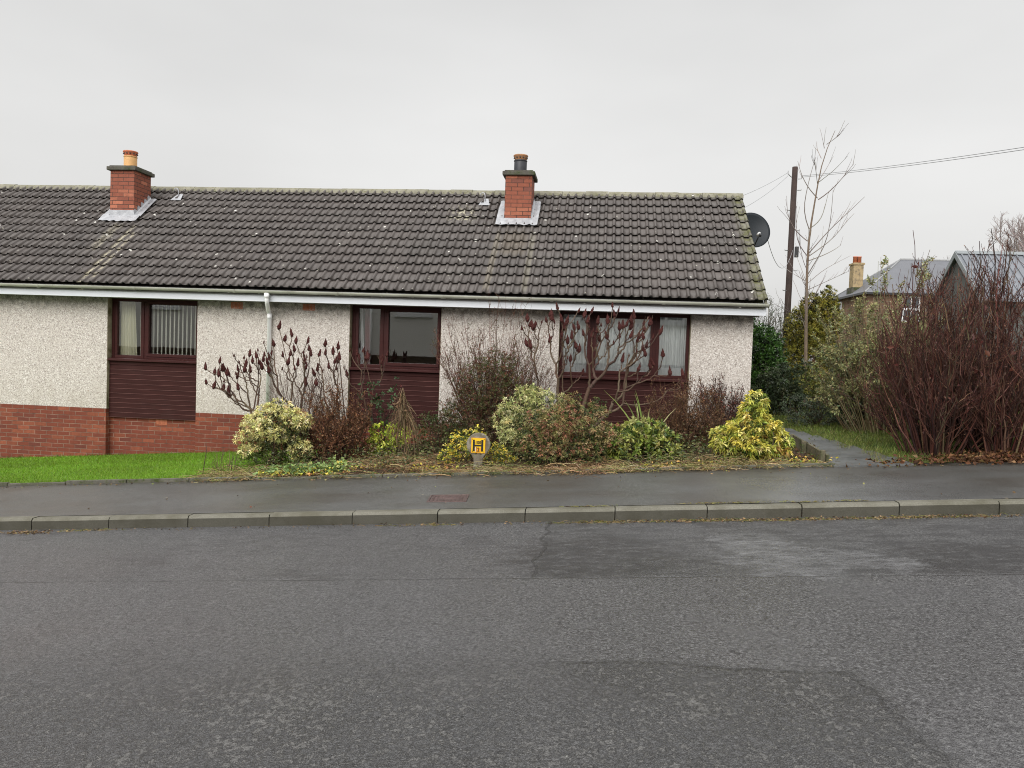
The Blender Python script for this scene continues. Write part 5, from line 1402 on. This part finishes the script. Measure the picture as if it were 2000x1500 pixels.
litter_on('pavement_litter', np.concatenate([scatter(420, -8.2, 4.6, -3.12, -2.9, .3), scatter(45, -7.5, 5, -4.8, -3.0)]), lambda X, Y: gz(X, Y)+.006, .034, .55, [(.12,.075,.04,3), (.25,.18,.09,1.5), (.30,.28,.10,1)])

def blades(name, xy, h0, h1, w, pal, lean=.35, z0=0.):
    n = len(xy); P = np.stack([xy[:, 0], xy[:, 1], gz(xy[:, 0], xy[:, 1])+z0], 1)
    h = RNG.uniform(h0, h1, n); a = RNG.uniform(0, 2*PI, n); s = np.stack([np.cos(a), np.sin(a), 0*a], 1)*w*.5
    b = RNG.uniform(0, 2*PI, n); d = np.stack([np.cos(b)*lean, np.sin(b)*lean, np.ones(n)], 1)*h[:, None]*RNG.uniform(.5, 1, (n, 1))
    V = np.stack([P-s, P+s, P+d], 1).reshape(-1, 3); F = np.arange(3*n).reshape(-1, 3)
    C0 = pick(pal, n, .2); f = .5+.5*np.sin(xy[:, 0]*1.7+np.sin(xy[:, 1]*2.3)*1.5)*np.sin(xy[:, 1]*2.9+xy[:, 0]*.8)
    C0 = C0*(1-.40*f[:, None]) + np.array([.03, .012, .0])*f[:, None]*.6
    C = np.repeat(C0, 3, 0)
    return tag(mesh_np(name, V, F, M['leaf'], None, C), kind='stuff')
lx = np.stack([RNG.uniform(-13, -4.62, 60000), RNG.uniform(-2.84, -.01, 60000)], 1)
blades('lawn_grass', lx, .02, .05, .006, [(.15,.32,.012,4), (.185,.375,.02,3), (.10,.22,.010,2), (.24,.31,.04,1.)], .6, .01)
blades('lawn_fringe', np.concatenate([scatter(2600, -13, -4.6, -2.92, -2.78, .4), scatter(1600, -13, -5.5, -.12, -.01, .5)]), .04, .12, .007, [(.09,.19,.015,3), (.22,.2,.06,1), (.12,.2,.02,1)], .5)
vx = np.stack([RNG.uniform(3.3, 8, 34000), RNG.uniform(-2.8, 6, 34000)], 1); vx = vx[vx[:, 0] > 3.92-.145*(vx[:, 1]+3)+.06*np.sin(vx[:, 1]*3.1)+RNG.normal(0, .05, len(vx))]
blades('verge_grass', vx, .04, .13, .008, [(.12,.18,.026,3), (.17,.21,.04,2), (.24,.22,.07,1.4), (.08,.12,.02,2)], .6, .005)
sx2 = scatter(5000, 2.75, 3.7, 1.9, 7)
blades('side_grass', sx2, .03, .09, .008, [(.06,.10,.018,3), (.10,.12,.03,2)], .5)
tx = patches([(3.05,-2.1), (3.02,-2.45), (3.06,-1.6), (3.62,-2.7), (3.72,-2.2), (3.6,-1.4)], 700, .05, .12)
blades('path_tufts', tx, .04, .16, .007, [(.20,.22,.06,2), (.30,.24,.10,2), (.12,.16,.03,2)], .5)

# ---- side garden beyond the path --------------------------------------
HEDGE = [(.026,.066,.010,3), (.045,.105,.016,2), (.07,.14,.028,1.2)]
clump('laurel_hedge', 'tall dark green clipped hedge just past the corner of the bungalow', 'hedge', (3.40, 4.6),
      [(-.5,0,.9,.5,.8,.95), (0,0,1.0,.55,.8,1.0), (.35,.1,.85,.42,.8,.95), (-.3,0,1.55,.5,.6,.42), (.2,.1,1.45,.42,.6,.4), (-.55,0,.35,.5,.8,.4)],
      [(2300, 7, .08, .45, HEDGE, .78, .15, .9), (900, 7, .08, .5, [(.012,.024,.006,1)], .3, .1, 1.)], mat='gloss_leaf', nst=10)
clump('rhododendron', 'dark dull green rounded shrub in front of the tall hedge', 'shrub', (3.82, 3.4),
      [(0,0,.62,.5,.45,.45), (.3,0,.75,.4,.4,.38), (-.3,0,.5,.3,.35,.4), (.1,-.05,.3,.5,.4,.28)],
      [(560, 9, .085, .33, [(.030,.045,.018,3), (.050,.068,.030,2), (.075,.09,.045,1)], .6, .25, .9)], mat='gloss_leaf')
clump('grey_leaf_shrub', 'low spreading grey-green shrub beside the side grass', 'shrub', (4.0, 1.45),
      [(-.3,0,.30,.36,.3,.28), (.2,0,.26,.4,.3,.24), (.55,0,.18,.3,.26,.18), (-.1,-.12,.14,.45,.24,.14)],
      [(520, 8, .045, .35, [(.085,.11,.065,3), (.055,.075,.045,3), (.14,.16,.11,1.2)], .5, .1, .95)])
clump('yellow_tip_shrub', 'rounded olive shrub with yellow upper leaves behind the grey-green shrub', 'shrub', (4.22, 2.3),
      [(0,0,.72,.36,.32,.26), (.2,0,.5,.4,.3,.3), (-.1,0,.95,.2,.2,.10)],
      [(300, 8, .06, .4, [(.16,.17,.035,3), (.30,.27,.06,2), (.08,.10,.025,3)], .6, .15, .9)])
clump('conifer_shrub', 'blue-green feathery shrub between the grey shrub and the olive bush', 'shrub', (4.65, 1.35),
      [(-.1,0,.55,.5,.4,.45), (.2,0,1.0,.45,.4,.5), (-.25,0,1.15,.3,.3,.35), (.4,-.05,.5,.45,.4,.4)],
      [(1500, 8, .06, .24, [(.075,.098,.052,3), (.105,.125,.068,2), (.05,.066,.036,2)], .45, .1, .95)], nst=30)
twiggy('buddleia', 'large grey-olive arching bush left of the dark red twigs', 'bush', (4.68, .40), 95, .35, 1.2, .5, 1.6, 2.95,
       [(330, .2, .95, .3, .8, .5, .25), (700, .25, 1, .12, .35, .7, .1)], [(.19,.145,.075,3), (.14,.10,.055,2), (.23,.19,.11,1)],
       [(22000, 2, .058, .34, [(.32,.305,.125,3), (.23,.235,.095,3), (.40,.37,.18,1.3), (.20,.24,.11,2)], .0), (9000, 1, .055, .32, [(.16,.16,.07,2), (.11,.12,.06,2)], .0)], (.009, .0025), bend=.25, low=60)
clump('golden_conifer', 'golden green conifer with a dark inside behind the young bare tree', 'conifer', (5.15, 6.4),
      [(0,0,1.0,.62,.5,.75), (-.15,0,1.7,.5,.45,.6), (.25,0,1.95,.4,.4,.55), (.35,0,2.35,.2,.2,.42), (-.05,0,2.25,.25,.25,.35)],
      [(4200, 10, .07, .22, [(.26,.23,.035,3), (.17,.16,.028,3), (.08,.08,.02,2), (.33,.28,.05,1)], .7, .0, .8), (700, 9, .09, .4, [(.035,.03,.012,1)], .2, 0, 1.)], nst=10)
twiggy('evergreen_tree', 'thin wispy grey-green tree behind the roof corner and hedge', 'tree', (4.45, 7.6), 26, .25, .8, .5, 2.0, 3.15,
       [(160, .3, .95, .3, .7, .6, .2), (300, .3, 1, .12, .3, .7, .1)], [(.11,.10,.075,2), (.15,.14,.11,1)],
       [(2300, 2, .055, .28, [(.09,.11,.07,3), (.13,.145,.10,2), (.06,.08,.045,2)], .1), (600, 1, .055, .28, [(.1,.12,.07,1)], .4)], (.016, .004))
twiggy('bracken_clump', 'rust brown dead bracken at the foot of the young bare tree', 'dead plant', (4.72, 4.2), 40, .15, .3, .25, .7, 1.15, [(120, .2, 1, .1, .3, .6, .2)], [(.12,.05,.03,2), (.08,.035,.022,2)],
       [(700, 1, .05, .4, [(.12,.048,.026,2), (.085,.036,.02,2)], .1)], (.008, .003))

# young bare tree
def pl3(pts, Y0, dy):
    n = len(pts); return [np.array([x, Y0+dy*(i/(n-1))**1.2, z]) for i, (x, z) in enumerate(pts)]
def resample(pts, K):
    pts = np.array(pts); d = np.r_[0, np.cumsum(np.linalg.norm(np.diff(pts, axis=0), axis=1))]; u = np.linspace(0, d[-1], K)
    q = np.stack([np.interp(u, d, pts[:, k]) for k in range(3)], 1)
    for _ in range(2): q[1:-1] = (q[:-2]+2*q[1:-1]+q[2:])/4
    return q
zt0 = g(4.7, 5)
t = thing('bare_tree', 'slender bare young tree with upswept twigs right of the telegraph pole', 'tree', (4.69, 5, zt0))
tr = [(4.70, zt0-.1)]+TRUNK
T = resample([np.array([x, 5., z]) for x, z in tr], 16)
Vt, Ft = tubes_np(T[None], (np.linspace(.048, .005, 16)**1.0)[None], 8)
mesh_np('trunk', Vt, Ft, M['bark'], t, np.tile([.19,.14,.10], (len(Vt), 1)), smooth=True)
Ls = []
for i, lb in enumerate(LIMBS): Ls.append(resample(pl3(lb, 5., random.uniform(-.5, .5)), 9))
Ls = np.array(Ls); lr = np.linspace(1, .32, 9)[None]*np.array([.012 if len(l) > 3 else .008 for l in LIMBS])[:, None]
Q = sprout(Ls, 60, .3, 1., .25, .7, .45, .35, .15, 6)
Q3 = sprout(T[None, 4:10], 26, 0, 1., .3, .8, .9, .3, .3, 6)
twig_mesh('branches', [(Ls, lr), (Q, rad(Q, .005, .0025)), (Q3, rad(Q3, .007, .003))], M['bark'], t, [(.26,.22,.20,2), (.20,.165,.145,2)], 5, .15)

# dark red twig hedge: separate shrubs standing in a row
REDT = [(.072,.028,.021,4), (.115,.046,.033,2.5), (.038,.019,.015,2.6), (.16,.085,.058,1.2), (.11,.085,.045,.7)]
def redbush(label, base, n, ex, h0, h1, tall=0):
    b = (base[0], base[1], g(*base))
    t = thing('red_twig_bush', label, 'bush', b, 'dark red twig hedge bushes')
    P = fan(b, n, .2, ex, .75, h0, h1, 9, .25, .06); P = np.concatenate([P, fan(b, n*2, .4, ex*1.05, .75, .5, 1.6, 9, .1, .07)])
    Q = sprout(P, n*8, .12, .85, .4, 1.1, .85, .35, .35, 7, wob=.09)
    R2 = sprout(Q, n*22, .1, .95, .25, .6, 1.0, .35, .35, 6, wob=.1)
    R3 = sprout(R2, n*62, .1, 1., .1, .30, 1.1, .25, .3, 4, wob=.1)
    sets = [(P, rad(P, .014, .0035)), (Q, rad(Q, .0075, .0028)), (R2, rad(R2, .0045, .002)), (R3, rad(R3, .003, .0016))]
    if tall:
        Tq = sprout(P, tall, .75, 1., .7, 1.2, .15, 1.4, .1, 7, wob=.03, taper=False); sets.append((Tq, rad(Tq, .007, .0035)))
    twig_mesh('branches', sets, M['bark'], t, REDT, 4, .25)
    c = n*210; i = RNG.integers(0, len(R3), c); p, d = interp(R3, i, RNG.uniform(.3, 1, c)); l = RNG.uniform(.018, .038, c)
    V, F = leaves_np(p, unit(d+rnd_dirs(c)*.7), l, l*.4)
    c2 = 50; i2 = RNG.integers(0, len(Q), c2); p2, d2 = interp(Q, i2, RNG.uniform(.7, 1, c2)); l2 = RNG.uniform(.05, .11, c2)
    V2, F2 = leaves_np(p2, unit(d2*.3+rnd_dirs(c2)+[0,0,-.3]), l2, l2*.5)
    leaf_obj('dead_leaves', [(V, F, pick([(.10,.036,.026,3), (.17,.080,.046,1.2), (.055,.024,.018,2.4)], c)), (V2, F2, pick([(.085,.022,.018,2), (.12,.04,.025,1)], c2))], M['leaf'], t)
redbush('leftmost dark red twig bush beside the side grass', (4.50, -2.15), 30, .88, 1.9, 2.8, 4)
redbush('dark red twig bush at the right edge standing in the fallen leaves', (5.25, -2.3), 34, 1.0, 2.15, 3.05, 3)
redbush('dark red twig bush set back behind the front two and left of the garage', (5.15, -.8), 28, 1.05, 2.5, 3.35, 5)
redbush('dark red twig bush beyond the right edge of the street frontage', (6.2, -2.0), 26, 1.0, 2.2, 3.0, 3)
# leaf drift below the hedge
dx = np.concatenate([patches([(4.85,-2.75), (5.2,-2.8), (5.5,-2.85), (5.9,-2.8), (5.1,-2.5), (5.6,-2.5)], 1900, .28, .14), patches([(4.5,-2.9), (4.2,-2.75), (3.7,-2.95)], 220, .25, .08)])
mass('leaf_drift', dx, .065, .6, [(.13,.058,.027,3), (.18,.09,.042,2), (.075,.036,.019,3), (.25,.14,.075,.7)], 'straw', .15, zf=.03)
# bare trees far right
def bigtree(label, x, y, h, sp):
    b = (x, y, g(x, y)); t = thing('bare_tree', label, 'tree', b, None)
    mb_ = np.array([[np.array(b)+[0, 0, -.2], np.array(b)+[.1, 0, h*.2], np.array(b)+[0, .1, h*.4]]])
    V, F = tubes_np(mb_, np.array([[.35, .28, .2]]), 10); mesh_np('trunk', V, F, M['bark'], t, np.tile([.10,.075,.06], (len(V), 1)), smooth=True)
    P = sprout(mb_, 16, .45, 1., h*.4, h*.62, .75, .5, .2, 8, taper=False)
    Q = sprout(P, 110, .2, 1., h*.15, h*.35, .7, .3, .2, 7); R_ = sprout(Q, 1100, .2, 1, h*.07, h*.18, .8, .2, .1, 5); R4 = sprout(R_, 5200, .2, 1, h*.03, h*.09, .9, .1, .1, 4)
    twig_mesh('branches', [(P, rad(P, .11, .03)), (Q, rad(Q, .032, .012)), (R_, rad(R_, .014, .008)), (R4, rad(R4, .008, .005))], M['bark'], t, [(.30,.25,.23,2), (.24,.19,.175,2), (.34,.28,.27,1)], 4, .15)
bigtree('large bare winter tree far off behind the ribbed garage roof', 28.6, 40, 8.8, 1)
bigtree('smaller bare winter tree far off left of the large one', 25.6, 44, 6.6, 1)

# ================================================================ CAMERA, SKY, LIGHT
yaw, pitch, roll = .10910, .04211, .03504
fwd = Vector((-math.sin(yaw)*math.cos(pitch), math.cos(yaw)*math.cos(pitch), -math.sin(pitch)))
rt0 = Vector((math.cos(yaw), math.sin(yaw), 0)); up0 = rt0.cross(fwd)
rt = rt0*math.cos(roll)+up0*math.sin(roll); up = up0*math.cos(roll)-rt0*math.sin(roll)
cam = bpy.data.cameras.new('camera'); cam.sensor_width = 36; cam.lens = 27; cam.clip_end = 3000; cam.clip_start = .05
co = bpy.data.objects.new('camera', cam); COL.objects.link(co)
m = Matrix((rt, up, -fwd)).transposed().to_4x4(); m.translation = Vector((0, -12.905, 1.70)); co.matrix_world = m
sc.camera = co

SUN_EL, SUN_AZ = math.radians(33), math.radians(197)
w = bpy.data.worlds.new('World'); sc.world = w; w.use_nodes = True
nt = w.node_tree; N_ = nt.nodes; L_ = nt.links
for n in list(N_): N_.remove(n)
out = N_.new('ShaderNodeOutputWorld')
sky = N_.new('ShaderNodeTexSky'); sky.sky_type = 'NISHITA'; sky.sun_disc = False; sky.sun_elevation = SUN_EL; sky.sun_rotation = SUN_AZ; sky.dust_density = 6; sky.air_density = 1.5
hs = N_.new('ShaderNodeHueSaturation'); hs.inputs['Saturation'].default_value = .04; L_.new(sky.outputs[0], hs.inputs['Color'])
b1 = N_.new('ShaderNodeBackground'); L_.new(hs.outputs[0], b1.inputs[0]); b1.inputs[1].default_value = .05
tc = N_.new('ShaderNodeTexCoord'); sp = N_.new('ShaderNodeSeparateXYZ'); L_.new(tc.outputs['Generated'], sp.inputs[0])
rp = N_.new('ShaderNodeValToRGB'); L_.new(sp.outputs[2], rp.inputs[0])
e = rp.color_ramp.elements
stops = [(0., (.395,.393,.386)), (.08, (.412,.41,.403)), (.25, (.39,.389,.385)), (.46, (.355,.355,.353)), (.62, (.62,.625,.63)), (1., (1.0,1.0,1.0))]
while len(e) < len(stops): e.new(1)
for i, (p_, c_) in enumerate(stops): e[i].position = p_; e[i].color = (*c_, 1)
nz = N_.new('ShaderNodeTexNoise'); nz.inputs['Scale'].default_value = 1.7; nz.inputs['Detail'].default_value = 4; nz.inputs['Roughness'].default_value = .5
mp = N_.new('ShaderNodeMapping'); mp.inputs['Scale'].default_value = (1, 1, 2.6); L_.new(tc.outputs['Generated'], mp.inputs[0]); L_.new(mp.outputs[0], nz.inputs[0])
mr = N_.new('ShaderNodeMapRange'); mr.inputs[1].default_value = .25; mr.inputs[2].default_value = .75; mr.inputs[3].default_value = .86; mr.inputs[4].default_value = 1.10; L_.new(nz.outputs[0], mr.inputs[0])
mx = N_.new('ShaderNodeMix'); mx.data_type = 'RGBA'; mx.blend_type = 'MULTIPLY'; mx.inputs[0].default_value = 1; L_.new(rp.outputs[0], mx.inputs[6]); L_.new(mr.outputs[0], mx.inputs[7])
az_ = N_.new('ShaderNodeMapRange'); az_.interpolation_type = 'SMOOTHSTEP'; az_.inputs[1].default_value = .1; az_.inputs[2].default_value = -.7; az_.inputs[3].default_value = 1.55; az_.inputs[4].default_value = 3.0
L_.new(sp.outputs[1], az_.inputs[0])   # sky made brighter behind the camera, added fill for the upright front faces
b2 = N_.new('ShaderNodeBackground'); L_.new(mx.outputs[2], b2.inputs[0]); L_.new(az_.outputs[0], b2.inputs[1])
ad = N_.new('ShaderNodeAddShader'); L_.new(b1.outputs[0], ad.inputs[0]); L_.new(b2.outputs[0], ad.inputs[1]); L_.new(ad.outputs[0], out.inputs[0])

sl = bpy.data.lights.new('sun', 'SUN'); sl.energy = 1.5; sl.angle = math.radians(50); sl.color = (1, .97, .93)
so = bpy.data.objects.new('sun', sl); COL.objects.link(so)
az = SUN_AZ   # direction towards the sun: measured like the sky texture, 0 = +Y, clockwise
d = Vector((math.sin(az)*math.cos(SUN_EL), math.cos(az)*math.cos(SUN_EL), math.sin(SUN_EL)))
so.rotation_euler = d.to_track_quat('Z', 'Y').to_euler(); so.location = (0, -10, 20)

sc.view_settings.view_transform = 'Standard'; sc.view_settings.look = 'None'; sc.view_settings.exposure = 0; sc.view_settings.gamma = 1
sc.cycles.max_bounces = 6; sc.cycles.diffuse_bounces = 3; sc.cycles.glossy_bounces = 3; sc.cycles.transparent_max_bounces = 12; sc.cycles.transmission_bounces = 4
sc.cycles.use_denoising = True; sc.cycles.denoiser = 'OPENIMAGEDENOISE'; sc.cycles.denoising_input_passes = 'RGB_ALBEDO_NORMAL'; sc.cycles.denoising_prefilter = 'NONE'; sc.cycles.filter_width = 1.05
sc.cycles.sample_clamp_indirect = 4
